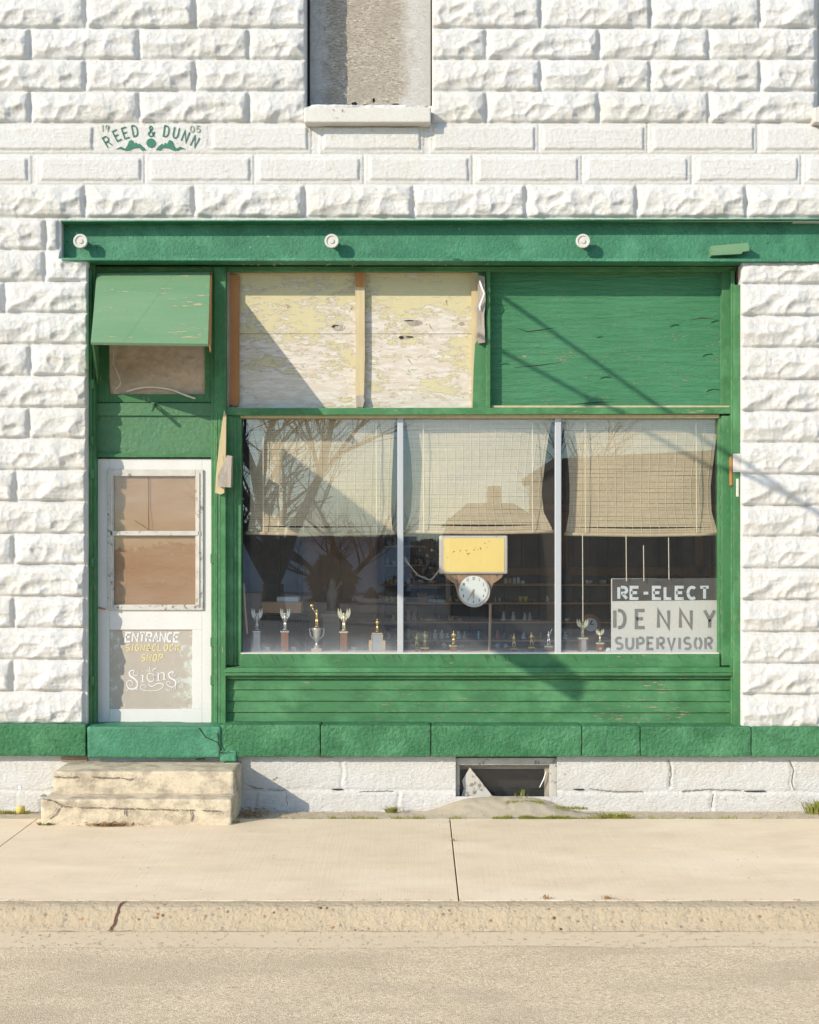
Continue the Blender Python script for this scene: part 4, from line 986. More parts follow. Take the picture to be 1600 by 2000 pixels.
# --- blinds
def blind(name, label, L, R, bot, curl, cords, pulls, mir=0):
    s = -.34
    root = thing(name, label, "blind", P((L[0][0]+R[0][0])/2, 818, s), "bamboo blinds in the display window")
    sl = MB(); cd = MB()
    n = int((bot-822)/4.05); vsl = frange(822, bot, n)
    lu = lambda v: np.interp(v, [p[1] for p in L], [p[0] for p in L]); ru = lambda v: np.interp(v, [p[1] for p in R], [p[0] for p in R])
    def prof(t, v):      # across the blind: edges curl inwards and back
        k = (v-822)/(bot-822); k = sin(pi*min(1, max(0, k)))
        e = abs(2*t-1); return curl*k*(e**3)+.006*sin(t*9+v/23)
    for i, v in enumerate(vsl):
        a, b = lu(v), ru(v); m = 14
        sag = 2.0*(random.random()-.5)*0.4
        zt = []; 
        for j in range(m+1):
            t = j/m; u = a+(b-a)*t; ss_ = s-prof(t, v)
            vv = v+sag*sin(t*5+i)+ (3.0*sin(pi*t) if v > bot-12 else 0)
            zt.append((P(u, vv-1.9, ss_), P(u, vv+1.9, ss_)))
        base = len(sl.v); 
        for p, q_ in zt: sl.v += [p, q_, (p[0], p[1]+.002, p[2]), (q_[0], q_[1]+.002, q_[2])]
        for j in range(m):
            A = base+4*j; Bq = A+4; sl.f += [(A, A+1, Bq+1, Bq), (A+2, Bq+2, Bq+3, A+3), (A, Bq, Bq+2, A+2), (A+1, A+3, Bq+3, Bq+1)]
    so_ = sl.build("slats", M['blind'], root)
    for t in cords:
        pts = [P(lu(v)+(ru(v)-lu(v))*t, v, s-prof(t, v)+.005) for v in frange(822, bot+3, 14)]
        cd.tube(pts, .0013, 4)
    cd.build("weave_cord", M['cord'], root)
    mb = MB(); mb.pbox(L[0][0]-2, 814, R[0][0]+2, 824, s+.012, .03); mb.build("head_bar", M['blind'], root)
    mb = MB(); pts = [P(L[-1][0]-4+(R[-1][0]-L[-1][0]+8)*t, bot+3+2.5*sin(pi*t), s) for t in frange(0, 1, 9)]; mb.tube(pts, .014, 8); mb.build("bottom_roll", M['blind'], root, smooth=True)
    for (u, v0, v1) in pulls:
        mb = MB(); mb.tube([P(u, v0, s+.03), P(u+.8, v1, s+.03)], .0034, 6); mb.build("pull_cord", M['cord'], root)
    return root
cs = [.03+.945*i/16 for i in range(17)]
blind("roller_blind", "bamboo blind in the left pane, hanging almost straight", [(484, 820), (487, 880), (489, 960), (488, 1010), (484, 1040)], [(771, 820), (768, 880), (765, 950), (764, 1000), (767, 1040)], 1038, .03, cs, [(514, 826, 1040), (735, 826, 1040)])
blind("roller_blind", "bamboo blind in the middle pane, pinched to an hourglass above the clock", [(793, 820), (803, 890), (806, 950), (803, 1000), (792, 1038)], [(1077, 820), (1066, 890), (1058, 960), (1062, 1000), (1078, 1032)], 1035, .05, cs, [(827, 826, 1040), (1040, 826, 1040)])
blind("roller_blind", "golden bamboo blind in the right pane above the campaign sign", [(1098, 820), (1110, 900), (1113, 950), (1112, 1000), (1106, 1034)], [(1404, 820), (1396, 880), (1388, 950), (1390, 1000), (1400, 1034)], 1040, .045, cs, [(1143, 826, 1040), (1360, 826, 1040), (1138, 1045, 1215), (1223, 1045, 1135), (1257, 1065, 1135), (1306, 1050, 1132)])

# --- hanging clock sign
CS = -.36
r = thing("hanging_clock_sign", "yellow light box sign with round white clock hanging under the middle blind", "clock sign", P(925, 1185, CS))
mb = MB(); mb.pbox(858, 1046, 992, 1121, CS+.035, .10); lb = mb.build("light_box", M['lb_frame'], r, bevel=.012, seg=3)
mb = MB(); mb.pbox(867, 1051, 985, 1117, CS+.038, .01); lp = mb.build("yellow_face", M['lb'], lb)
mb = MB()
for u, v in ((874, 1089), (885, 1079), (887, 1077), (897, 1090), (899, 1076), (911, 1075.5), (912, 1080), (914, 1082), (917, 1081), (926, 1074), (929, 1069), (933, 1073), (938, 1070), (939, 1072), (947, 1061), (951, 1069), (956, 1057), (914, 1086), (938, 1098)):
    a = random.uniform(.7, 1.8); c = P(u, v, CS+.0388); mb.add([(c[0]+a*k0*cos(t), c[1], c[2]+a*.7*k0*sin(t)) for t in [i*pi/4 for i in range(8)]], [tuple(range(8))])
mb.build("brown_spots", M['lb_spot'], lb)
half = [(868, 1121), (872, 1128), (880, 1134), (888, 1139), (892, 1150), (895, 1165), (901, 1174), (912, 1182), (925, 1185)]
poly = half+[(1851-u, v) for u, v in reversed(half[:-1])]
mb = MB(); mb.prism(poly[::-1], CS+.01, .02); bb = mb.build("backboard", M['backboard'], r, bevel=.003)
c = P(925, 1152.5, CS+.05); R_ = 28.5*(CAM_D-CS-.0)/2750
mb = MB(); mb.disc_y((c[0]+.006, c[1]+.004, c[2]-.012), R_*1.02, .04, 40); mb.build("clock_case", M['lb_frame'], r, bevel=.006)
mb = MB(); mb.disc_y((c[0], c[1]-.002, c[2]), R_*.98, .006, 40); cf = mb.build("clock_face", M['clock_face'], r)
mb = MB()
for h_ in range(1, 13):
    a = radians(90-30*h_); tx = str(h_); hh = .021; ww = .010
    cx, cz = c[0]+R_*.79*cos(a), c[2]+R_*.79*sin(a); tw = len(tx)*ww*.9
    for i, ch in enumerate(tx): glyph(mb, ch, cx-tw/2+i*ww*.95, cz-hh/2, ww*.8, hh, .0034, c[1]-.0038, 0, 0, .001)
mb.build("numerals", M['ink'], cf)
mb = MB()
for ang, L, w_ in ((radians(-90-2), R_*.62, .006), (radians(-90-27), R_*.72, .0045)):
    mb.stroke([(c[0]-.1*L*cos(ang), c[2]-.1*L*sin(ang)), (c[0]+L*.6*cos(ang), c[2]+L*.6*sin(ang)), (c[0]+L*cos(ang), c[2]+L*sin(ang))], w_, c[1]-.006, .0015, wds=[w_, w_*1.5, w_*.4])
mb.disc_y((c[0], c[1]-.0075, c[2]), .006, .004, 12); mb.build("hands", M['brass'], cf)
mb = MB()
for k in range(3): mb.tube([P(*p, CS+.03) for p in catmull([(858, 1112+k), (850, 1122+2*k), (841, 1131+k), (828, 1130-2*k), (815, 1120+2*k), (803, 1108-k), (790, 1092+2*k)], 5)], .0012, 5)
mb.tube([P(*p, CS+.02) for p in ((790, 1088), (803, 1108), (797, 1101))], .003, 5)
tag(mb.build("electric_flex", M['cord'], None, loc=P(858, 1112, CS)), "tangled yellow flex running from the light box to the left", "cable")

# --- campaign sign
ES = -.34
r = thing("campaign_sign", "white and black RE-ELECT DENNY SUPERVISOR sign leaning inside the right pane", "sign", P(1298, 1279, ES))
mb = MB(); mb.pbox(1194, 1130, 1402, 1279, ES, .012); sb = mb.build("board", M['sign_white'], r, bevel=.002)
mb = MB(); mb.prism([(1196, 1131), (1400, 1129), (1401, 1172), (1196, 1174)], ES+.0025, .003); mb.build("dark_band", M['sign_dark'], sb)
mb = MB(); word(mb, "RE-ELECT", 1208, 1386, 1144, 1172, ES, .0235, -ES-.0045, 0, .74, True, [1, .9, .8, .9, .85, .9, 1.0, 1.0]); mb.build("white_lettering", M['stencil_white'], sb)
mb = MB(); 
for ch, a, b in (('D', 1200, 1223), ('E', 1243, 1261), ('N', 1286, 1308), ('N', 1329, 1352), ('Y', 1376, 1398)):
    word(mb, ch, a, b, 1189, 1229, ES, .027, -ES-.0025, 0, .99, True)
word(mb, "SUPERVISOR", 1203, 1392, 1243, 1270, ES, .021, -ES-.0025, 0, .70, True, [1, 1, 1, .9, 1, 1.05, .3, 1, 1, 1]); mb.build("grey_lettering", M['stencil'], sb)

# --- trophies
def fig(mb, x, y, z, h, pose='stand'):
    """small standing human figure, h tall"""
    def T(p, r): mb.tube([(x+a*h, y-b*h, z+c*h) for a, b, c in p], [q*h for q in r], 7)
    lean = .0
    if pose in ('golf', 'swing', 'archer'):
        T([(-.09, 0, 0), (-.07, .01, .24), (-.03, 0, .47)], [.03, .045, .06]); T([(.13, 0, 0), (.09, .02, .24), (.03, 0, .47)], [.03, .045, .06])
    else:
        T([(-.05, 0, 0), (-.045, .02, .24), (-.03, 0, .48)], [.03, .045, .06]); T([(.05, 0, 0), (.045, 0, .24), (.03, 0, .48)], [.03, .045, .06])
    T([(0, 0, .44), (0, 0, .56), (0, .01, .70), (0, 0, .80), (0, 0, .85)], [.075, .07, .095, .08, .03]); mb.ball((x, y, z+.92*h), .062*h, 8, 1.2)
    if pose == 'golf':
        T([(-.08, 0, .78), (-.16, .04, .66), (-.06, .12, .58)], [.03, .025, .02]); T([(.08, 0, .78), (.10, .06, .66), (-.04, .12, .57)], [.03, .025, .02])
        T([(-.05, .12, .58), (-.30, .10, .96)], [.012, .012])
    elif pose == 'swing':
        T([(-.08, 0, .78), (-.02, .08, .72), (.12, .04, .88)], [.03, .025, .02]); T([(.08, 0, .78), (.16, .04, .84), (.14, .04, .92)], [.03, .025, .02])
        T([(.12, .04, .9), (.27, .02, 1.22)], [.018, .028])
    elif pose == 'archer':
        T([(-.08, 0, .78), (-.16, .04, .62), (-.08, .06, .5)], [.03, .025, .02]); T([(.08, 0, .78), (.22, 0, .62), (.34, 0, .48)], [.03, .022, .018]); T([(.34, 0, .5), (.22, 0, .22), (.1, 0, .05)], [.018, .016, .014])
    elif pose == 'raise':
        T([(.08, 0, .80), (.02, .05, .62), (-.02, .06, .6)], [.03, .025, .02]); T([(-.08, 0, .80), (-.18, 0, .95), (-.28, 0, 1.14)], [.03, .025, .02]); mb.box(x-.40*h, x-.2*h, y-.03*h, y+.03*h, z+1.14*h, z+1.30*h)
    elif pose == 'arms':
        T([(-.08, 0, .78), (-.17, .03, .66), (-.03, .08, .68)], [.03, .025, .02]); T([(.08, 0, .78), (.17, .03, .66), (.03, .08, .68)], [.03, .025, .02])
    else:
        T([(-.08, 0, .8), (-.14, .03, .64), (-.10, .05, .5)], [.03, .025, .02]); T([(.08, 0, .8), (.14, .03, .64), (.10, .05, .5)], [.03, .025, .02])
    mb.lathe([(.13*h, -.03*h), (.15*h, 0), (.10*h, .02*h)], (x, y, z), 12)
def wings(mb, x, y, z, h, side=(-1, 1), sc=1.0):
    for sg in side:
        pts = [(.04, .60), (.16, .56), (.27, .66), (.33, .86), (.30, 1.12), (.24, .98), (.20, .86), (.17, 1.10), (.12, .92), (.06, .76)]
        a = [(x+sg*px*h*sc, y+.02*h, z+pz*h) for px, pz in pts]; b = [(p, q_+.03*h, t) for p, q_, t in a]; n = len(a)
        mb.add(a+b, [tuple(range(n)), tuple(range(2*n-1, n-1, -1))]+[(i, (i+1) % n, n+(i+1) % n, n+i) for i in range(n)])
def trophy(label, u, vbase, vfoot, vtop, pose, bm, fm, bw_, s=-.42, kind='column', wing=None):
    c = P(u, vbase, s); zb = ZG-.005; zf = Z(vfoot, s); h = Z(vtop, s)-zf
    root = thing("trophy", label, "trophy", (c[0], c[1], zb), "trophies lined up on the window shelf")
    hw = bw_*(CAM_D-s)/2750/2
    if kind == 'column':
        mb = MB(); mb.box(c[0]-hw, c[0]+hw, c[1]-hw, c[1]+hw, zb, zf-.012); mb.build("base", bm, root, bevel=.002)
        mb = MB(); mb.box(c[0]-hw*1.18, c[0]+hw*1.18, c[1]-hw*1.18, c[1]+hw*1.18, zf-.012, zf); mb.build("cap", fm, root, bevel=.002)
    elif kind == 'cup':
        mb = MB(); mb.box(c[0]-hw, c[0]+hw, c[1]-hw, c[1]+hw, zb, zb+.05); mb.build("base", bm, root, bevel=.002)
        H_ = zf-zb-.05; mb = MB()
        mb.lathe([(.036, 0), (.03, .02*H_), (.010, .22*H_), (.009, .28*H_), (.014, .32*H_), (.026, .55*H_), (.034, .85*H_), (.040, .95*H_), (.038, H_)], (c[0], c[1], zb+.05), 18)
        mb.build("cup", M['silver'], root, smooth=True)
        for sg in (-1, 1):
            mb = MB(); mb.tube([(c[0]+sg*.034, c[1], zb+.05+.93*H_), (c[0]+sg*.060, c[1], zb+.05+.95*H_), (c[0]+sg*.050, c[1], zb+.05+.62*H_), (c[0]+sg*.024, c[1], zb+.05+.45*H_)], .004, 6); mb.build("handle", M['silver'], root)
    elif kind == 'tiers':
        mb = MB(); mb.box(c[0]-hw*.62, c[0]+hw*.62, c[1]-.03, c[1]+.03, zb, zf-.01); mb.build("base", M['tro_grey'], root, bevel=.002)
        for sg in (-1, 1):
            mb = MB(); mb.box(c[0]+sg*hw*.64, c[0]+sg*hw, c[1]-.035, c[1]+.03, zb, zb+(zf-zb)*.66); mb.build("side_column", bm, root, bevel=.002)
        mb = MB(); mb.box(c[0]-hw*.70, c[0]-hw*.62, c[1]-.036, c[1]+.03, zb, zf); mb.box(c[0]+hw*.62, c[0]+hw*.70, c[1]-.036, c[1]+.03, zb, zf); mb.box(c[0]-hw*.7, c[0]+hw*.7, c[1]-.036, c[1]+.03, zf-.01, zf); mb.build("trim", bm, root)
    mb = MB(); fig(mb, c[0], c[1], zf+.012, h*(.78 if wing else 1.0), pose); mb.build("figure", fm, root, smooth=True)
    if wing:
        mb = MB(); wings(mb, c[0], c[1], zf+.01, h*.9, wing[0], wing[1]); mb.build("wings", fm, root)
    return root, c, zb, zf, hw
trophy("silver winged trophy on a dim grey column, leftmost in the window", 502, 1279, 1232, 1190, 'stand', M['tro_grey'], M['silver'], 13, -.45, wing=((-1, 1), .9))
trophy("silver winged trophy on a brown column in front of the cardboard box", 557, 1279, 1232, 1190, 'stand', M['tro_brown'], M['silver'], 14, -.43, wing=((-1, 1), .8))
trophy("silver cup trophy with a gold figure raising one arm", 619, 1279, 1226, 1193, 'raise', M['tro_tan'], M['gold'], 20, -.42, 'cup')
trophy("silver winged trophy on a tall reddish brown column right of the cup", 672, 1279, 1233, 1190, 'stand', M['tro_brown'], M['ivory'], 14, -.41, wing=((-1, 1), 1.0))
trophy("small gold figure on a three column tan wooden base beside the mullion", 737, 1279, 1236, 1211, 'arms', M['tro_tan'], M['gold'], 32, -.40, 'tiers')
trophy("gold golfer trophy on a stub base, first in the middle pane", 814, 1279, 1267, 1240, 'golf', M['tro_tan'], M['gold'], 9)
trophy("gold figure trophy on a two tone brown block, second in the middle pane", 830, 1279, 1264, 1235, 'arms', M['tro_brown'], M['gold'], 15)
trophy("gold figure trophy on a tall dark block below the clock", 886, 1279, 1260, 1235, 'stand', M['tro_brown'], M['gold'], 12)
trophy("orange gold batter trophy, right of the middle pane's centre", 1004, 1279, 1266, 1240, 'golf', M['tro_brown'], M['gold'], 12)
trophy("orange gold archer trophy with bent bow", 1038, 1279, 1263, 1238, 'archer', M['tro_brown'], M['gold'], 11)
trophy("silver batter trophy with raised bat on a brown block beside the mullion", 1072, 1279, 1261, 1236, 'swing', M['tro_brown'], M['silver'], 14)
t1 = trophy("tall silver trophy with four pointed wings beside the blind's cord", 1138, 1279, 1245, 1211, 'stand', M['tro_brown'], M['ivory'], 17, wing=((-1, 1), 1.15))
mb = MB(); root, c, zb, zf, hw = t1; mb.box(c[0]-hw*.35, c[0]+hw*.7, c[1]-hw-.003, c[1]-hw+.002, zb, zf-.014); mb.build("plate", M['tro_grey'], root)
t2 = trophy("small winged trophy on a brown base with a round emblem", 1172, 1279, 1255, 1230, 'stand', M['tro_brown'], M['ivory'], 13, wing=((-1, 1), 1.1))
mb = MB(); root, c, zb, zf, hw = t2; mb.disc_y((c[0], c[1]-hw-.003, (zb+zf)/2), .011, .004, 14); mb.build("emblem", M['silver'], root)
mb = MB()
for u in (522, 573, 690):
    for ch, o_ in (('7', 0), ('5', 5)): glyph(mb, ch, X(u+o_-4, -.30), Z(1271, -.30), 3.6*k0, 7*k0, .0022, .285, 0, 0, .001)
tag(mb.build("window_numerals", M['paper'], None, loc=(X(600), .285, ZG)), "three small pale 75 decals low inside the dusty left pane", "decal")
mb = MB(); c = P(1189, 1272, -.36); mb.ball((c[0], c[1], c[2]), .026, 12, 1.2)
tag(mb.build("crumpled_paper", M['sill'], None, loc=(c[0], c[1], ZG)), "small crumpled cream paper ball left of the campaign sign", "paper")

# --- shelving at the back and its goods
SH = -2.95
def sx(u): return X(u, SH)
def sz(v): return Z(v, SH)
unit = thing("wall_shelves", "dark wooden shelves of knick-knacks along the back of the shop", "shelves", (sx(1000), -SH, RZ0))
shelf_v = [1066, 1103, 1141, 1177, 1214, 1250]
for i, v in enumerate(shelf_v):
    x1 = sx(830) if i < 2 else sx(1402)
    mb = MB(); mb.box(sx(751), x1, -SH, 3.38, sz(v+3.2), sz(v)); mb.build("shelf", M['wood_shelf'], unit, bevel=.003)
mb = MB(); mb.box(sx(751), sx(1402), -SH-.05, 3.38, RZ0, sz(1266)); mb.build("counter", M['wood_shelf'], unit)
mb = MB(); mb.box(sx(736), sx(751), -SH-.01, 3.38, RZ0, RZ1-.2); mb.build("side_panel", M['wood_int'], unit)
mb = MB(); mb.box(sx(1401), sx(1410), -SH, 3.38, RZ0, sz(1108)); mb.build("side_panel", M['wood_int'], unit)
ORD = ["first", "second", "third", "fourth", "fifth", "sixth", "seventh", "eighth", "ninth", "tenth", "eleventh", "twelfth", "thirteenth", "fourteenth", "fifteenth", "sixteenth"]
SHN = ["topmost", "upper", "third", "fourth", "fifth", "lowest"]
WHT, GRY, MUS, TAN, BLU, BRN, PNK, RED, GRN, BLK, ORG = (.42, .42, .41), (.25, .26, .27), (.36, .22, .05), (.32, .2, .11), (.16, .25, .36), (.13, .07, .035), (.36, .19, .17), (.28, .07, .06), (.2, .24, .15), (.03, .03, .035), (.34, .17, .05)
CN = {WHT: 'white', GRY: 'grey', MUS: 'mustard', TAN: 'tan', BLU: 'blue', BRN: 'brown', PNK: 'pink', RED: 'red', GRN: 'green', BLK: 'black', ORG: 'orange'}
prof = {
 'jar': [(.42, 0), (.5, .06), (.5, .72), (.36, .82), (.36, .86), (.42, .88), (.42, 1)],
 'vase': [(.3, 0), (.36, .05), (.5, .35), (.3, .72), (.2, .85), (.3, 1)],
 'figurine': [(.42, 0), (.5, .08), (.42, .3), (.3, .52), (.34, .62), (.15, .70), (.24, .78), (.26, .88), (.14, 1)],
 'cup': [(.3, 0), (.34, .1), (.48, .6), (.5, 1)],
 'bell': [(.5, 0), (.46, .15), (.34, .6), (.2, .82), (.08, .86), (.1, 1)],
 'tower': [(.5, 0), (.5, .14), (.36, .2), (.42, .32), (.30, .38), (.36, .55), (.22, .62), (.24, .82), (.03, 1)],
 'candle': [(.5, 0), (.5, .15), (.15, .2), (.12, .9), (.02, 1)],
 'bowl': [(.3, 0), (.34, .15), (.5, 1)]}
goods = {
 0: [(760, 'cup', GRY, 9, 10), (772, 'figurine', TAN, 8, 14)],
 1: [(757, 'vase', GRY, 8, 12), (770, 'bowl', WHT, 11, 7), (796, 'figurine', TAN, 9, 14), (812, 'vase', BRN, 8, 14), (822, 'jar', TAN, 8, 11)],
 2: [(757, 'jar', MUS, 7, 11), (764, 'jar', MUS, 7, 11), (773, 'cup', WHT, 7, 8), (798, 'figurine', PNK, 9, 13), (808, 'figurine', PNK, 8, 12), (845, 'figurine', RED, 8, 10), (988, 'jar', TAN, 8, 11), (996.5, 'jar', TAN, 7, 11), (1005, 'jar', WHT, 7, 12), (1013, 'jar', WHT, 7, 12), (1021, 'box', WHT, 6, 7), (1150, 'bowl', GRY, 16, 7), (1178, 'bowl', GRY, 16, 7)],
 3: [(755, 'vase', MUS, 8, 13), (765, 'vase', MUS, 8, 13), (789, 'vase', GRN, 7, 9), (825, 'box', BRN, 18, 18), (840, 'box', BLU, 7, 6), (848, 'box', BLU, 7, 6), (861, 'box', BLU, 16, 5.5), (880, 'figurine', ORG, 8, 12), (893, 'bowl', TAN, 10, 5), (968, 'candle', WHT, 5, 9), (976, 'cup', WHT, 4, 8), (1017, 'cup', MUS, 9, 11), (1027, 'cup', MUS, 9, 11), (1043, 'bowl', BRN, 8, 5), (1069, 'figurine', GRY, 8, 12), (1087, 'jar', TAN, 5, 7)],
 4: [(768, 'figurine', ORG, 8, 12), (797, 'vase', PNK, 11, 20), (809, 'figurine', PNK, 9, 17), (824, 'cup', TAN, 5, 5), (835, 'bowl', MUS, 12, 3.5), (845, 'bowl', MUS, 12, 3.5), (858, 'candle', TAN, 4, 12), (878, 'figurine', ORG, 7, 11), (884, 'figurine', ORG, 6, 10), (898, 'box', RED, 9, 6), (984, 'tower', WHT, 11, 19), (1003, 'tower', WHT, 11, 19), (1025, 'figurine', GRY, 8, 16), (1035, 'figurine', GRY, 8, 16), (1060, 'bowl', BRN, 7, 5), (1108, 'bowl', WHT, 12, 4)],
 5: [(759, 'figurine', WHT, 10, 13), (771, 'cup', PNK, 8, 9), (797, 'vase', GRN, 9, 19), (826, 'box', GRN, 21, 13), (841, 'candle', GRN, 6, 13), (850, 'figurine', WHT, 10, 19), (863, 'figurine', WHT, 10, 19), (874, 'vase', BLU, 7, 11), (896, 'figurine', GRY, 10, 16), (908, 'figurine', GRY, 9, 15), (935, 'jar', BLU, 6, 16), (972, 'figurine', RED, 9, 17), (986, 'figurine', BLK, 11, 16), (1023, 'bell', WHT, 10, 14), (1056, 'vase', BRN, 8, 14), (1104, 'figurine', WHT, 9, 15)]}
for row, items in goods.items():
    for i, (u, kd, colr, wd, ht) in enumerate(items):
        v = shelf_v[row]; kk = (CAM_D-SH)/2750; zb = sz(v)+.001; yy = -SH+.14+.05*((i*37) % 5)/5
        x = X(u, -yy); mb = MB()
        if kd == 'box':
            mb.box(x-wd*kk/2, x+wd*kk/2, yy-.05, yy+.05, zb, zb+ht*kk*.85)
            if ht > 10: mb.box(x-wd*kk*.55, x+wd*kk*.55, yy-.06, yy+.06, zb+ht*kk*.85, zb+ht*kk)
        else:
            mb.lathe([(rr_*wd*kk, zz*ht*kk) for rr_, zz in prof[kd]], (x, yy, zb), 14, .8)
            if kd == 'figurine':
                for sg in (-1, 1): mb.tube([(x+sg*.3*wd*kk, yy, zb+.6*ht*kk), (x+sg*.44*wd*kk, yy-.02, zb+.44*ht*kk), (x+sg*.2*wd*kk, yy-.05, zb+.4*ht*kk)], .08*wd*kk, 5)
        o = mb.build({'box': 'storage_box', 'tower': 'stacked_ornament', 'bell': 'bell'}.get(kd, kd), m_simple(colr, .45), None, smooth=(kd != 'box'), loc=(x, yy, zb))
        nm = {'box': 'box', 'tower': 'stacked ornament'}.get(kd, kd)
        tag(o, f"{CN[colr]} {nm} on the {SHN[row]} back shelf, {ORD[i]} from its left end", nm if kd != 'tower' else 'ornament', "knick-knacks on the back shelves")
for i, (u, colr, wd, ht) in enumerate(((806, GRY, 12, 8), (868, WHT, 11, 11), (879, GRY, 9, 8), (900, WHT, 14, 7), (973, BLU, 11, 9), (988, GRY, 10, 8))):
    kk = (CAM_D-SH)/2750; zb = sz(1266); x = sx(u); mb = MB(); mb.lathe([(.3*wd*kk, 0), (.5*wd*kk, .3*ht*kk), (.42*wd*kk, .7*ht*kk), (.1*wd*kk, ht*kk)], (x, -SH+.05, zb), 12, .8)
    tag(mb.build("shell_ornament", m_simple(colr, .5), None, smooth=True, loc=(x, -SH+.05, zb)), f"{CN[colr]} shell shaped ornament on the counter, {ORD[i]} from the left", "ornament", "shell ornaments on the counter")
# clock on the counter, right
r = thing("mantel_clock", "round white faced clock in a brown wooden case behind the right trophies", "clock", (X(1155, -2.2), 2.2, Z(1275, -2.2)))
c = P(1154, 1220, -2.2); kk = (CAM_D+2.2)/2750
mb = MB(); mb.disc_y((c[0], 2.2, c[2]), 18*kk, .08, 36); mb.box(c[0]-20*kk, c[0]+20*kk, 2.2, 2.28, Z(1275, -2.2), c[2]-10*kk); mb.build("case", M['wood_int'], r, bevel=.008)
mb = MB(); mb.disc_y((c[0], 2.192, c[2]), 13*kk, .01, 32); mb.build("face", m_simple((.35, .36, .36)), r)
mb = MB(); mb.stroke([(c[0]-2*kk, c[2]), (c[0]+3*kk, c[2]+9*kk)], .01, 2.188, .002); mb.stroke([(c[0], c[2]), (c[0]+6*kk, c[2]+1*kk)], .008, 2.188, .002); mb.build("hands", M['ink'], r)
mb = MB(); mb.box(X(1100, -2.2), X(1215, -2.2), 2.1, 2.5, Z(1281, -2.2), Z(1275, -2.2)); mb.box(X(1105, -2.2), X(1110, -2.2), 2.12, 2.17, RZ0, Z(1281, -2.2)); mb.box(X(1205, -2.2), X(1210, -2.2), 2.12, 2.17, RZ0, Z(1281, -2.2)); mb.box(X(1105, -2.2), X(1110, -2.2), 2.42, 2.47, RZ0, Z(1281, -2.2)); mb.box(X(1205, -2.2), X(1210, -2.2), 2.42, 2.47, RZ0, Z(1281, -2.2))
tag(mb.build("side_table", M['wood_int'], None, loc=(X(1155, -2.2), 2.3, RZ0)), "small brown table under the round wooden clock", "table")
# wardrobe, box, papers, statue, pedestal, cane
r = thing("wardrobe", "tall brown wooden wardrobe behind the left pane", "wardrobe", (X(660, -2.0), 2.0, RZ0))
mb = MB(); mb.box(X(592, -2.0), X(736, -2.0), 2.0, 2.6, RZ0, RZ0+3.2); mb.build("carcass", M['wood_int'], r, bevel=.006)
for a, b in ((595, 662), (666, 733)):
    mb = MB(); mb.box(X(a, -2.0), X(b, -2.0), 1.985, 2.0, RZ0+.1, RZ0+3.1); mb.build("door", M['wood_int'], r, bevel=.005)
bx = P(550, 1198, -.95); hw = 40*(CAM_D+.95)/2750
r = thing("cardboard_box", "long brown cardboard box with white paper on top, behind the left trophies", "box", (bx[0], .95, bx[2]))
mb = MB(); mb.box(X(511, -.95), X(588, -.95), .95, 1.2, Z(1198, -.95), Z(1176, -.95)); mb.build("carton", M['cardboard'], r, bevel=.004)
mb = MB(); mb.box(X(540, -.95), X(582, -.95), .97, 1.18, Z(1176, -.95), Z(1166, -.95)); mb.build("paper_stack", M['paper'], r, bevel=.008)
mb = MB(); mb.box(X(500, -.95), X(600, -.95), .93, 1.3, Z(1202, -.95), Z(1198.2, -.95))
for u in (505, 595):
    for y_ in (.96, 1.26): mb.box(X(u-2, -.95), X(u+2, -.95), y_, y_+.03, RZ0, Z(1202, -.95))
tag(mb.build("narrow_table", M['black'], None, loc=(X(550, -.95), 1.1, RZ0)), "narrow black table carrying the cardboard box", "table")
c = P(648, 1198, -1.5); mb = MB(); mb.lathe([(.06, 0), (.06, .03), (.03, .05), (.05, .12), (.06, .18), (.035, .23), (.04, .27), (.01, .31)], c, 14); mb.tube([(c[0]+.03, c[1], c[2]+.2), (c[0]+.09, c[1], c[2]+.28)], .01, 6)
tag(mb.build("dark_statuette", m_simple((.12, .09, .07), .4), None, smooth=True, loc=c), "dark statuette on a pedestal in front of the wardrobe", "statuette")
mb = MB(); mb.box(X(632, -1.5), X(664, -1.5), 1.42, 1.6, RZ0, c[2]-.001); mb.box(X(628, -1.5), X(668, -1.5), 1.40, 1.62, c[2]-.03, c[2]-.002)
tag(mb.build("pedestal", m_simple((.14, .105, .07), .6), None, loc=(c[0], 1.5, RZ0)), "brown pedestal under the dark statuette", "pedestal")
mb = MB(); mb.tube([P(476, 1140, -.40), P(478, 1180, -.40), P(483, 1238, -.38)], [.008, .009, .008], 8)
tag(mb.build("wooden_rod", M['wood_pale'], None, loc=P(483, 1238, -.38)), "pale wooden rod leaning at the window's left edge", "rod")
mb = MB(); mb.tube([P(958, 1180, -1.0), P(956, 1285, -1.0)], .012, 8); mb.tube([P(956, 1281, -1.0), P(956, 1290, -1.0)], .05, 12)
tag(mb.build("pale_post", M['wood_shelf'], None, loc=P(956, 1285, -1.0)), "slim pale post standing inside behind the middle trophies", "post")

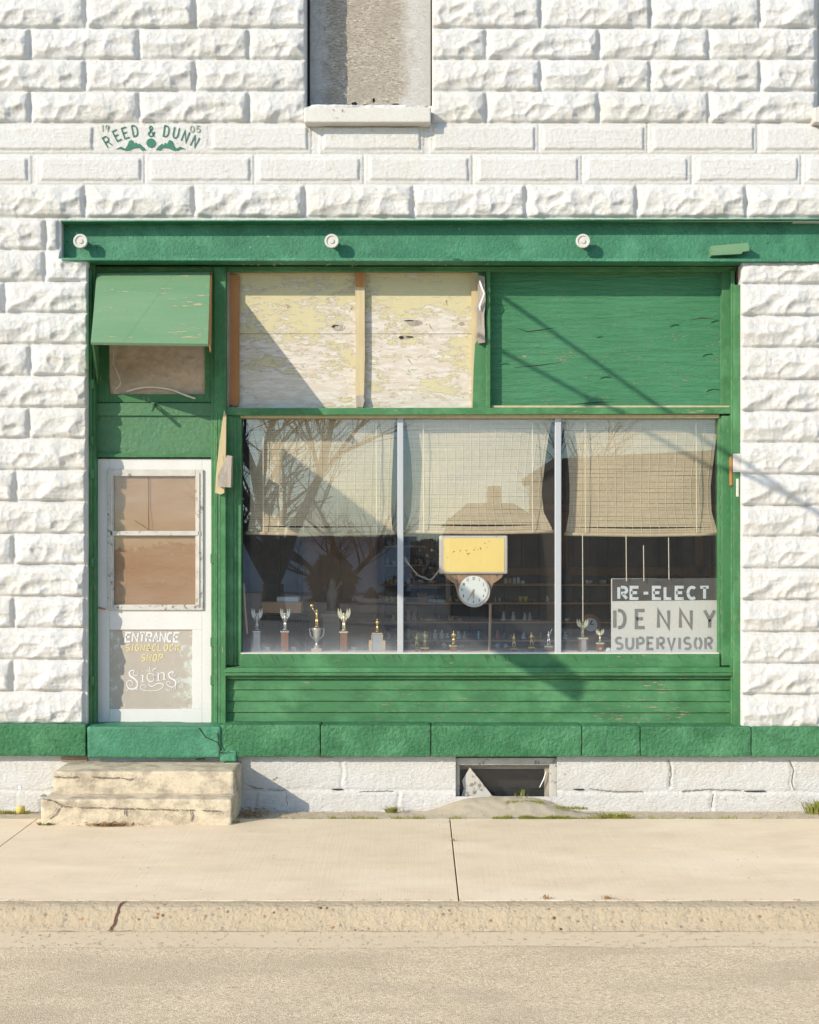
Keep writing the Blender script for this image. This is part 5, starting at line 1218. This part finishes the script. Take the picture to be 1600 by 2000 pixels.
# ================================================================== STEPS, PAVEMENT, STREET
r = thing("concrete_steps", "two worn yellowish concrete steps below the white door", "steps", (X(270), -.35, 0))
def taper(V, xl0, xr0, y_in, dxl, dxr):
    return V
V1, F1 = rough_box(X(104, .47), X(462, .30), -.47, .02, -.05, .353, st=.012, rad=.016, amp=.0035, fr=18, seed=3, amp2=.006)
np_mesh("upper_step", V1, F1, M['step'], r)
V1, F1 = rough_box(X(79, .70), X(455, .62), -.70, -.2, -.06, .188, st=.012, rad=.016, amp=.0035, fr=18, seed=5, amp2=.006)
np_mesh("lower_step", V1, F1, M['step'], r)
def crk(mb, pl, s, w_=.004, y=None):
    w_ *= .5; p = []
    for (a, b), (c, d) in zip(pl[:-1], pl[1:]):
        m = max(2, int(math.hypot(c-a, d-b)/3.5))
        p += [(X(a+(c-a)*i/m+random.uniform(-.7, .7), s), Z(b+(d-b)*i/m+random.uniform(-.9, .9), s)) for i in range(m)]
    i = 0
    while i < len(p)-2:
        L = random.randint(4, 16); q_ = p[i:i+L]; i += L+random.choice([0, 0, 1, 3])
        if len(q_) > 2: mb.stroke(q_, w_, -s-.0105, .012, wds=[w_*.3]+[w_*(.5+random.random()) for _ in q_[2:]]+[w_*.3])
mb = MB()
crk(mb, [(105, 1516), (140, 1518), (160, 1516)], .478, .005); crk(mb, [(180, 1517), (215, 1519), (235, 1518), (250, 1522), (262, 1519)], .478, .006)
crk(mb, [(84, 1560), (100, 1562), (117, 1571), (105, 1590), (88, 1600)], .71, .006); crk(mb, [(120, 1574), (170, 1576), (230, 1578), (300, 1580), (370, 1582), (440, 1583)], .71, .0035)
crk(mb, [(244, 1579), (243, 1597)], .71, .005); crk(mb, [(372, 1583), (374, 1594), (369, 1606)], .71, .005); crk(mb, [(309, 1568), (310, 1578)], .71, .010)
mb.each("step_crack", M['crack_soft'], r)
mb = MB(); rs = random.Random(4)
for (u0, u1, v0, v1, n, s_) in ((105, 445, 1510, 1545, 26, .478), (120, 440, 1582, 1600, 12, .71)):
    pass
# apron strip between wall and sidewalk
su = np.arange(-420, 2200, 6.0); sv = np.linspace(0, 1, 26); U, T = np.meshgrid(su, sv)
out = -.05+T*(.56)
mound = np.exp(-((U-985)/120)**4)
z = -.045+.035*T+mound*(.115*(1-ss(T, .15, .95)))+.020*(fbm(U/14, T*9, 5, 3)-.3)
out2 = out
VV = np.stack([(U-820)*(CAM_D-.2)/2750, -out2, z], -1).reshape(-1, 3); idx = np.arange(U.size).reshape(U.shape)
strip = np_mesh("apron_pavement", VV, np.stack([idx[:-1, :-1], idx[:-1, 1:], idx[1:, 1:], idx[1:, :-1]], -1).reshape(-1, 4), M['strip']); struct(strip)
# sidewalk slabs
jo = [-9.2, -7.6, -5.4, X(77.5, .41)-.02, None]
gy0, gy1 = -.47, -2.83
def slab(mb, x0a, x0b, x1a, x1b):   # a at wall side, b at kerb side
    g = .004
    a = [(x0a+g, gy0, 0), (x1a-g, gy0, 0), (x1b-g, gy1, -.012), (x0b+g, gy1, -.012)]; b = [(x, y, z-.09) for x, y, z in a]
    mb.hexa(a[::-1], b[::-1])
mb = MB()
ja = [(-9.5, -9.5), (-6.4, -6.4), (X(77.5, .41), X(77.5, .41)+0.0), (X(879, .47), X(896.5, 2.83)), (3.5, 3.55), (6.8, 6.8), (9.5, 9.5)]
for (a0, b0), (a1, b1) in zip(ja[:-1], ja[1:]): slab(mb, a0, b0, a1, b1)
struct(mb.build("sidewalk", M['sidewalk'], bevel=.003))
mb = MB(); mb.box(-9.5, 9.5, gy1, .3, -.4, -.07); struct(mb.build("ground_soil", M['dirt']))
# kerb: profile swept along x
prof_k = [(-2.832, -.014), (-2.90, -.014), (-2.935, -.022), (-2.96, -.045), (-3.00, -.11), (-3.03, -.135)]
nx = 700; xs = np.linspace(-9.5, 9.5, nx)
pr = np.array(prof_k); tt = np.linspace(0, len(pr)-1, 26); py = np.interp(tt, range(len(pr)), pr[:, 0]); pz = np.interp(tt, range(len(pr)), pr[:, 1])
XX, YY = np.meshgrid(xs, py); _, ZZ = np.meshgrid(xs, pz)
ZZ = ZZ+.010*(fbm(XX*9, YY*22, 4, 6)-.5); YY = YY+.012*(fbm(XX*5+9, ZZ*14, 4, 7)-.5)*ss(-YY, 2.87, 2.95)
idx = np.arange(XX.size).reshape(XX.shape)
curb = np_mesh("kerb", np.stack([XX, YY, ZZ], -1).reshape(-1, 3), np.stack([idx[:-1, :-1], idx[:-1, 1:], idx[1:, 1:], idx[1:, :-1]], -1).reshape(-1, 4), M['curb']); struct(curb)
mb = MB(); mb.box(-9.5, 9.5, -2.828, -2.826+.01, -.3, -.03)
mb = MB(); 
cx = X(228, 2.95); p = catmull([(cx+.035, -2.845), (cx+.018, -2.90), (cx+.012, -2.95), (cx-.005, -3.0), (cx-.03, -3.045)], 4)
vs = []; 
for i, (x, y) in enumerate(p):
    z = float(np.interp(-y, [2.832, 2.90, 2.935, 2.96, 3.0, 3.03, 3.1], [-.014, -.014, -.022, -.045, -.11, -.135, -.136]))+.006
    hw_ = .0045+.003*abs(sin(i*1.9)); jx = .004*sin(i*2.3); vs += [(x-hw_+jx, y-.004, z), (x+hw_+jx, y-.004, z)]
mb.add(vs, [(2*i, 2*i+2, 2*i+3, 2*i+1) for i in range(len(p)-1)]); mb.build("kerb_joint", M['rust'], curb, kind="structure")
# gutter + road
gx = np.linspace(-9.5, 9.5, 260); gyy = np.linspace(-3.02, -3.40, 14); XX, YY = np.meshgrid(gx, gyy)
ZZ = -.137+.006*(fbm(XX*7, YY*9, 4, 2)-.5)+.008*ss(-YY, 3.25, 3.4)*0
idx = np.arange(XX.size).reshape(XX.shape)
struct(np_mesh("gutter", np.stack([XX, YY, ZZ], -1).reshape(-1, 3), np.stack([idx[:-1, :-1], idx[:-1, 1:], idx[1:, 1:], idx[1:, :-1]], -1).reshape(-1, 4), M['gutter']))
gx = np.concatenate([np.linspace(-60, -7, 20), np.linspace(-6.5, 6.5, 300), np.linspace(7, 60, 20)]); gyy = np.concatenate([-np.linspace(3.30, 6, 70), -np.linspace(6.3, 14, 20)]); XX, YY = np.meshgrid(gx, gyy)
edge = .02*(fbm(XX*2.5, XX*0, 4, 5)-.5)
ZZ = -.150+.022*ss(-YY+edge*4, 3.30, 3.36)+.05*ss(-YY, 3.4, 8)+.004*(fbm(XX*6, YY*6, 3, 12)-.5)
idx = np.arange(XX.size).reshape(XX.shape)
struct(np_mesh("road", np.stack([XX, YY, ZZ], -1).reshape(-1, 3), np.stack([idx[:-1, :-1], idx[:-1, 1:], idx[1:, 1:], idx[1:, :-1]], -1).reshape(-1, 4), M['road']))
mb = MB(); mb.box(-150, 150, -200, -14, -.5, -.1); struct(mb.build("gravel_lot", M['lawn']))
mb = MB(); mb.box(-150, 150, -14.5, 120, -1.0, -.45); struct(mb.build("ground", M['dirt']))

# weeds, leaves, litter
def tuft(name, label, u, s, z, n, h, w_, spread, m=M['grass'], group="weeds along the foot of the wall", flat=.5):
    x, y = X(u, s), -s; mb = MB()
    for i in range(n):
        a = random.uniform(0, 2*pi); rr = spread*random.random()**.7; bx_, by = x+rr*cos(a), y+rr*.4*sin(a); hh = h*random.uniform(.4, 1); ln = hh*flat*random.uniform(.3, 1.3); a2 = a+random.uniform(-.6, .6)
        dx, dy = cos(a2)*ln, sin(a2)*ln*.5; pw = w_*random.uniform(.6, 1.2)
        px, pyy = -sin(a2)*pw, cos(a2)*pw
        mb.add([(bx_-px, by-pyy, z), (bx_+px, by+pyy, z), (bx_+dx*.5+px*.8, by+dy*.5+pyy*.8, z+hh*.7), (bx_+dx*.5-px*.8, by+dy*.5-pyy*.8, z+hh*.7), (bx_+dx, by+dy, z+hh*.9)], [(0, 1, 2, 3), (3, 2, 4)])
    o = mb.build(name, m, None, loc=(x, y, z)); return tag(o, label, "weed", group)
tuft("weed", "small leafy green weed below the left of the basement window", 765, .08, -.03, 90, .065, .0035, .045, flat=1.1)
tuft("weed", "wide low clump of yellow green grass right of the basement window", 1200, .42, -.01, 300, .055, .003, .16, flat=1.3)
tuft("weed", "brown green shaggy weed at the right edge of the wall", 1600, .12, -.03, 150, .13, .006, .12, flat=.9)
tuft("weed", "thin grass blades standing against the basement glass", 1022, .0, .07, 16, .075, .003, .11)
tuft("weed", "green moss tuft at the left foot of the lower step", 88, .70, -.005, 90, .03, .004, .05, flat=1.4)
tuft("weed", "sparse dry grass at the right foot of the steps", 455, .62, -.005, 40, .045, .003, .06)
tuft("weed", "small sprig in the joint of the sidewalk, nearer the wall", 888, 1.25, 0, 14, .025, .003, .03, m=M['leaf'], group="sprigs on the sidewalk")
for u in (1068, 1186): tuft("weed", "small dry sprig at the kerb edge, " + ("left" if u == 1068 else "right") + " one of two", u, 2.80, -.01, 24, .03, .003, .035, m=M['leaf'], group="sprigs on the sidewalk")
mb = MB(); rs = random.Random(9)
def blade(x, y, z, h, w_):
    a = rs.uniform(0, 2*pi); l = h*rs.uniform(.2, 1); px, py_ = -sin(a)*w_, cos(a)*w_
    mb.add([(x-px, y-py_, z), (x+px, y+py_, z), (x+cos(a)*l, y+sin(a)*l*.6, z+h*rs.uniform(.5, 1))], [(0, 1, 2)])
for i in range(5200):
    u = rs.choice([rs.uniform(940, 1110), rs.uniform(900, 1560), rs.uniform(1000, 1080), rs.uniform(930, 1180), rs.uniform(560, 900)]); (blade(X(u, .42), -rs.gauss(.462, .012), -.008, .04*(.3+float(fbm(np.array(u/13.0), np.array(3.0), 3, 4))), .0028) if float(fbm(np.array(u/25.0), np.array(0.0), 3, 14)) > .42 else None)
for i in range(500):
    u = rs.choice([rs.uniform(1085, 1145), rs.uniform(985, 1060)]); s = .12+abs(u-1030)*.0008; blade(X(u, .1), -s-rs.gauss(0, .015), .055 if u < 1080 else .02, .03, .003)
for i in range(500):
    u = rs.uniform(-20, 60); blade(X(u, .1), -rs.gauss(.12, .03), -.03, .03, .003)
tag(mb.build("grass", M['grass'], None), "sparse yellow green grass in the seam between apron and sidewalk", "grass", None, "stuff")
mb = MB()
def leaf(x, y, z, sz_):
    a = rs.uniform(0, 2*pi); t = rs.uniform(-.6, .6); c, s = cos(a), sin(a); L = sz_; W = sz_*.45
    pts = [(-L, 0, 0), (0, -W, .3*W), (L, 0, t*L), (0, W, .5*W)]
    mb.add([(x+c*p-s*q_, y+(s*p+c*q_)*.8, z+h+.004) for p, q_, h in pts], [(0, 1, 2), (0, 2, 3)])
for i in range(420):
    leaf(X(rs.gauss(215, 22), .74), -rs.uniform(.70, .77), rs.uniform(0, .028)*rs.random(), rs.uniform(.006, .018))
for i in range(420):
    leaf(X(rs.gauss(492, 18), .2), -rs.uniform(.05, .42), -.03+rs.uniform(0, .04), rs.uniform(.006, .018))
for i in range(120): leaf(X(rs.uniform(1580, 1680), .1), -rs.uniform(.02, .3), -.03+rs.uniform(0, .06), rs.uniform(.008, .02))
for i in range(160): leaf(X(rs.uniform(0, 80), .2), -rs.uniform(.05, .40), -.03, rs.uniform(.005, .013))
for i in range(230): leaf(X(rs.uniform(0, 1600), 1.5), -rs.uniform(.5, 2.8), -.002, rs.uniform(.003, .010))
for i in range(320): leaf(X(rs.uniform(460, 1640), .1), -rs.uniform(.0, .46), -.02, rs.uniform(.004, .012))
for i in range(140): leaf(X(rs.uniform(0, 1600), 2.8), -rs.gauss(2.83, .012), -.012, rs.uniform(.004, .010))
for i in range(60): leaf(X(rs.uniform(0, 1600), 3), -rs.uniform(3.03, 3.25), -.132, rs.uniform(.003, .009))
tag(mb.build("dry_leaves", M['leaf'], None), "scattered dry brown leaves and litter by the steps and along the sidewalk", "leaves", None, "stuff")
mb = MB(); 
for i in range(260):
    x, y = X(rs.uniform(-20, 1620), 3.1), -rs.uniform(3.03, 3.34); mb.ball((x, y, -.134), rs.uniform(.002, .006), 5, .7)
for i in range(1500):
    u = rs.uniform(440, 1640); s_ = rs.uniform(.0, .48); mb.ball((X(u, s_), -s_, -.045+.035*(s_+.05)/.56+math.exp(-((u-985)/120)**4)*.115*(1-min(1, max(0, ((s_+.05)/.56-.15)/.8)))+.008), rs.uniform(.0015, .0055), 5, .6)
tag(mb.build("grit", M['strip'], None), "fine loose grit lying in the gutter and on the apron", "gravel", None, "stuff")
# bottle at left
r = thing("plastic_bottle", "clear plastic bottle with yellow liquid standing against the wall left of the steps", "bottle", P(40, 1590, .12))
c = P(40, 1590, .12)
mb = MB(); mb.lathe([(.030, 0), (.034, .01), (.034, .12), (.032, .16), (.012, .185), (.012, .20)], c, 14); mb.build("body", M['bottle'], r, smooth=True)
mb = MB(); mb.lathe([(.035, .005), (.0352, .06), (.034, .062)], c, 14); mb.build("liquid", M['bottle_y'], r, smooth=True)
mb = MB(); mb.lathe([(.0145, .20), (.0145, .215), (.012, .217)], c, 12); mb.build("cap", M['letter_white'], r)

# ================================================================== OFF-CAMERA THINGS THAT CAST SHADOWS OR SHOW IN THE GLASS
def W(u, v, s, t): x, y, z = P(u, v, s); return (x-SX*t, y-SY*t, z+SZ*t)
xb = -3.45
def onplane(u, v, s): x, y, z = P(u, v, s); t = (x-xb)/SX; return (xb, y-SY*t, z+SZ*t)
a, b, c, c2_ = onplane(512, 850, -.2), onplane(512, 1000, -.2), onplane(1132, 1372, -.17), onplane(1146, 1330, -.17)
r = thing("shadow_board", "unseen pointed green board added to cast the diagonal shadow across the window", "sign", b)  # added out-of-frame board, outlined to throw the diagonal shadow on the shopfront
mb = MB(); mb.add([a, b, c, c2_]+[(x-.02, y, z) for x, y, z in (a, b, c, c2_)], [(0, 1, 2, 3), (7, 6, 5, 4), (0, 4, 5, 1), (1, 5, 6, 2), (2, 6, 7, 3), (3, 7, 4, 0)]); mb.build("board", M['green'], r)
mb = MB(); mb.tube([a, (xb-.1, .02, 7.6)], .001, 5); mb.tube([c, (xb-.1, .02, 8.2)], .001, 5); mb.tube([b, (xb-.2, .02, 5.0)], .001, 5); mb.build("hanging_wire", M['cable'], r)
for i, (p0, p1) in enumerate((((975, 575), (1620, 1020)), ((945, 667), (1620, 1015)))):
    A = W(*p0, -.25, 2.4 if i == 0 else 2.75); Bq = W(*p1, 0, 4.6); d = Vector(Bq)-Vector(A); C_ = Vector(A)+d*1.15
    r = thing("overhead_cable", ("upper" if i == 0 else "lower") + " black service cable strung over the street", "cable", A, "service cables over the street")
    mb = MB(); mb.tube([A, Bq, C_, (5.5, -14, 8.0-.4*i)], [.018, .018, .018, .012], 8); mb.build("cable", M['cable'], r)
    mb = MB(); mb.tube([A, (-3.3-.1*i, .02, 8.6)], .001, 5); mb.build("stay_wire", M['cable'], r)
    if i == 1:
        q_ = Vector(A)+d*.315; mb = MB(); mb.tube([q_, q_+Vector((.04, .08, -.05))], .045, 8); mb.ball(tuple(q_+Vector((0, .05, -.06))), .05, 8); mb.build("splice_box", M['cable'], r)
mb = MB(); mb.tube([(5.5, -14, -.2), (5.5, -14, 8.6)], [.16, .12], 12); mb.box(4.6, 6.4, -14.06, -13.94, 8.0, 8.12)
tag(mb.build("utility_pole", M['bark'], None, loc=(5.5, -14, -.2)), "wooden utility pole with crossarm across the street", "pole")

def RF(u, v, Dt):        # point across the street seen mirrored in the glass at pixel u, v
    L = CAM_D+Dt; return Vector(((u-820)/2750*L, -Dt, CAM_H+(1060-v)/2750*L))
def grow(mb, p, d, L, rad, depth, rs, segs=5, tw=None):
    pts = [p.copy()]; rr = [rad]; q_ = p.copy(); dd = d.copy()
    for i in range(segs):
        dd = (dd+Vector((rs.gauss(0, .13), rs.gauss(0, .13), rs.gauss(0, .08)+.035))).normalized(); q_ = q_+dd*(L/segs); pts.append(q_.copy()); rr.append(rad*(1-.62*(i+1)/segs))
    mb.tube(pts, rr, 7 if rad > .05 else 4, cap=False)
    if depth <= 0: return
    n = rs.randint(4, 7)
    for k in range(n):
        j = rs.randint(1, segs); a = rs.uniform(0, 2*pi); side = Vector((cos(a), sin(a), rs.uniform(-.1, .5))).normalized()
        nd = (dd*rs.uniform(.5, .9)+side*rs.uniform(.5, .9)).normalized()
        grow(mb, pts[j], nd, L*rs.uniform(.5, .78), rr[j]*rs.uniform(.45, .65), depth-1, rs, 4)
rs = random.Random(12)
def bare_tree(label, u, v, Dt, trunks, hgt, rad, depth=4, lean=None):
    base = RF(u, v, Dt); base.z = -.1
    r = thing("bare_tree", label, "tree", tuple(base), "bare trees across the street")
    mb = MB(); tp = base+Vector((0, 0, hgt*.10)); mb.tube([base, tp], [rad*1.4, rad*1.1], 10); mb.build("trunk", M['bark'], r, smooth=True)
    mb = MB()
    for (dx, dz) in trunks: grow(mb, tp, Vector((dx, rs.uniform(-.15, .15), dz)).normalized(), hgt*.5, rad*.75, depth, rs, 6)
    mb.build("branches", M['bark'], r)
bare_tree("large bare tree across the street, mirrored in the left pane", 530, 1212, 28, [(-.55, 1), (-.14, 1), (.16, 1), (.6, .8)], 10, .27, 3)
bare_tree("bare tree with spreading limbs across the street, mirrored beside the wardrobe", 648, 1200, 33, [(-.7, .6), (.1, 1), (.85, .55)], 6.5, .15, 3)
bare_tree("distant bare tree mirrored above the right mullion", 1130, 1180, 45, [(-.3, 1), (.3, 1)], 9, .25, 3)
def bush(name, label, u0, u1, vtop, Dt, n, m=M['bush'], pointed=False):
    a = RF(u0, vtop, Dt); b = RF(u1, vtop, Dt); h = a.z+.1; cx, w2 = (a.x+b.x)/2, (b.x-a.x)/2
    root = thing(name, label, "tree", (cx, -Dt, -.1), "evergreens across the street"); mb = MB()
    for i in range(n):
        t = rs.random(); zz = h*t; wob_ = .55+.75*float(fbm(np.array(t*7.0), np.array(u0*.37), 4, 21)); prof_ = wob_*(1-t)**.8 if pointed else wob_*math.sqrt(max(0, 1-(2*t-.75)**2)) if t > .35 else wob_
        a_ = rs.uniform(0, 2*pi); rr = w2*max(.05, prof_)*math.sqrt(rs.random()); x = cx+rr*cos(a_); y = -Dt+rr*sin(a_); q_ = w2*.09
        v3 = [(x+rs.uniform(-q_, q_), y+rs.uniform(-q_, q_), zz-.1+rs.uniform(-q_, q_)) for _ in range(3)]; mb.add(v3, [(0, 1, 2)])
    mb.build("crown", m, root)
    mb = MB(); mb.tube([(cx, -Dt, -.1), (cx, -Dt, h*.7)], [.16, .05], 8); mb.build("trunk", M['bark'], root)
bush("evergreen_tree", "broad dark evergreen across the street, mirrored in the middle of the left pane", 596, 700, 1070, 40, 7000)
bush("evergreen_tree", "pointed dark evergreen across the street, mirrored near the first mullion", 706, 742, 1148, 44, 6000, pointed=True)
bush("evergreen_tree", "round dark evergreen across the street, mirrored at the first mullion", 740, 800, 1128, 46, 4500)
bush("evergreen_tree", "low dark evergreen beside the brown house across the street", 850, 905, 1012, 42, 5000)
bush("evergreen_tree", "dark evergreen right of the brown house across the street", 1030, 1100, 985, 42, 6000)
mb = MB()
for i in range(42000):
    x = rs.uniform(-60, 60); y = -rs.uniform(60, 66); hh = 1.2+1.7*float(fbm(np.array(x/4.0), np.array(0.0), 3, 2)); z = -.1+hh*rs.random()**.7; q_ = .24
    mb.add([(x+rs.uniform(-q_, q_), y+rs.uniform(-q_, q_), z+rs.uniform(-q_, q_)) for _ in range(3)], [(0, 1, 2)])
tag(mb.build("treeline", M['bush'], None), "far dark treeline beyond the street, seen mirrored in the shop glass", "trees", None, "stuff")
a = RF(430, 1056, 50); b = RF(800, 1056, 50)
r = thing("reflection_shed", "long low pale blue shed added behind the bare trees as a backdrop for the glass", "shed", ((a.x+b.x)/2, -52, -.1))  # added shed, gives the left pane a pale sky-like reflection behind the trees
mb = MB(); mb.box(a.x, b.x, -56, -50, -.1, a.z); mb.build("wall", plain("pale_blue_sheet_metal", (.62, .72, .82), .6), r)
mb = MB(); mb.box(a.x-.3, b.x+.3, -56.3, -49.7, a.z, a.z+.18); mb.build("roof", plain("reflection_shed_roof", (.5, .55, .6), .6), r)
# houses across the street
a = RF(880, 985, 30); b = RF(1060, 985, 30); r = thing("brown_house", "brown gabled house with chimney across the street, mirrored in the middle pane", "house", ((a.x+b.x)/2, -33, -.1))
mb = MB(); mb.box(a.x, b.x, -37, -30, -.1, a.z-.6); mb.build("wall", M['house'], r)
mb = MB(); x0, x1, zt, zr = a.x-.2, b.x+.2, a.z-.6, a.z+.15
mb.add([(x0, -29.7, zt), (x1, -29.7, zt), (x1, -37.3, zt), (x0, -37.3, zt), (x0+.8, -33.5, zr), (x1-.8, -33.5, zr)], [(0, 1, 5, 4), (2, 3, 4, 5), (1, 2, 5), (3, 0, 4), (3, 2, 1, 0)]); ro = mb.build("roof", M['roof'], r)
c0, c1 = RF(955, 948, 32), RF(981, 948, 32); mb = MB(); mb.box(c0.x, c1.x, -32.7, -32, zt, c0.z); mb.build("chimney", M['brickb'], ro)
for k in range(3):
    xw = a.x+.5+k*.85; mb = MB(); mb.box(xw, xw+.45, -30.0, -29.96, 1.1, 2.3); mb.build("window", M['black'], r)
a = RF(1098, 893, 24); b = RF(1600, 893, 24); r = thing("brown_warehouse", "long dark brown flat roofed building across the street, mirrored in the right pane", "building", ((a.x+b.x)/2, -26, -.1))
mb = MB(); mb.box(a.x, b.x, -34, -24, -.1, a.z-.25); mb.build("wall", M['house'], r)
mb = MB(); mb.add([(a.x-.2, -23.7, a.z-.25), (b.x+.2, -23.7, a.z-.05), (b.x+.2, -34.3, a.z-.05), (a.x-.2, -34.3, a.z-.25), (a.x-.2, -23.7, a.z-.03), (b.x+.2, -23.7, a.z+.35), (b.x+.2, -34.3, a.z+.35), (a.x-.2, -34.3, a.z-.03)], [(0, 1, 5, 4), (1, 2, 6, 5), (2, 3, 7, 6), (3, 0, 4, 7), (4, 5, 6, 7), (3, 2, 1, 0)]); mb.build("roof", M['roof'], r)
for k in range(4):
    xw = a.x+.9+k*1.5; mb = MB(); mb.box(xw, xw+.7, -24.0, -23.96, 1.0, 2.4); mb.build("window", M['black'], r)
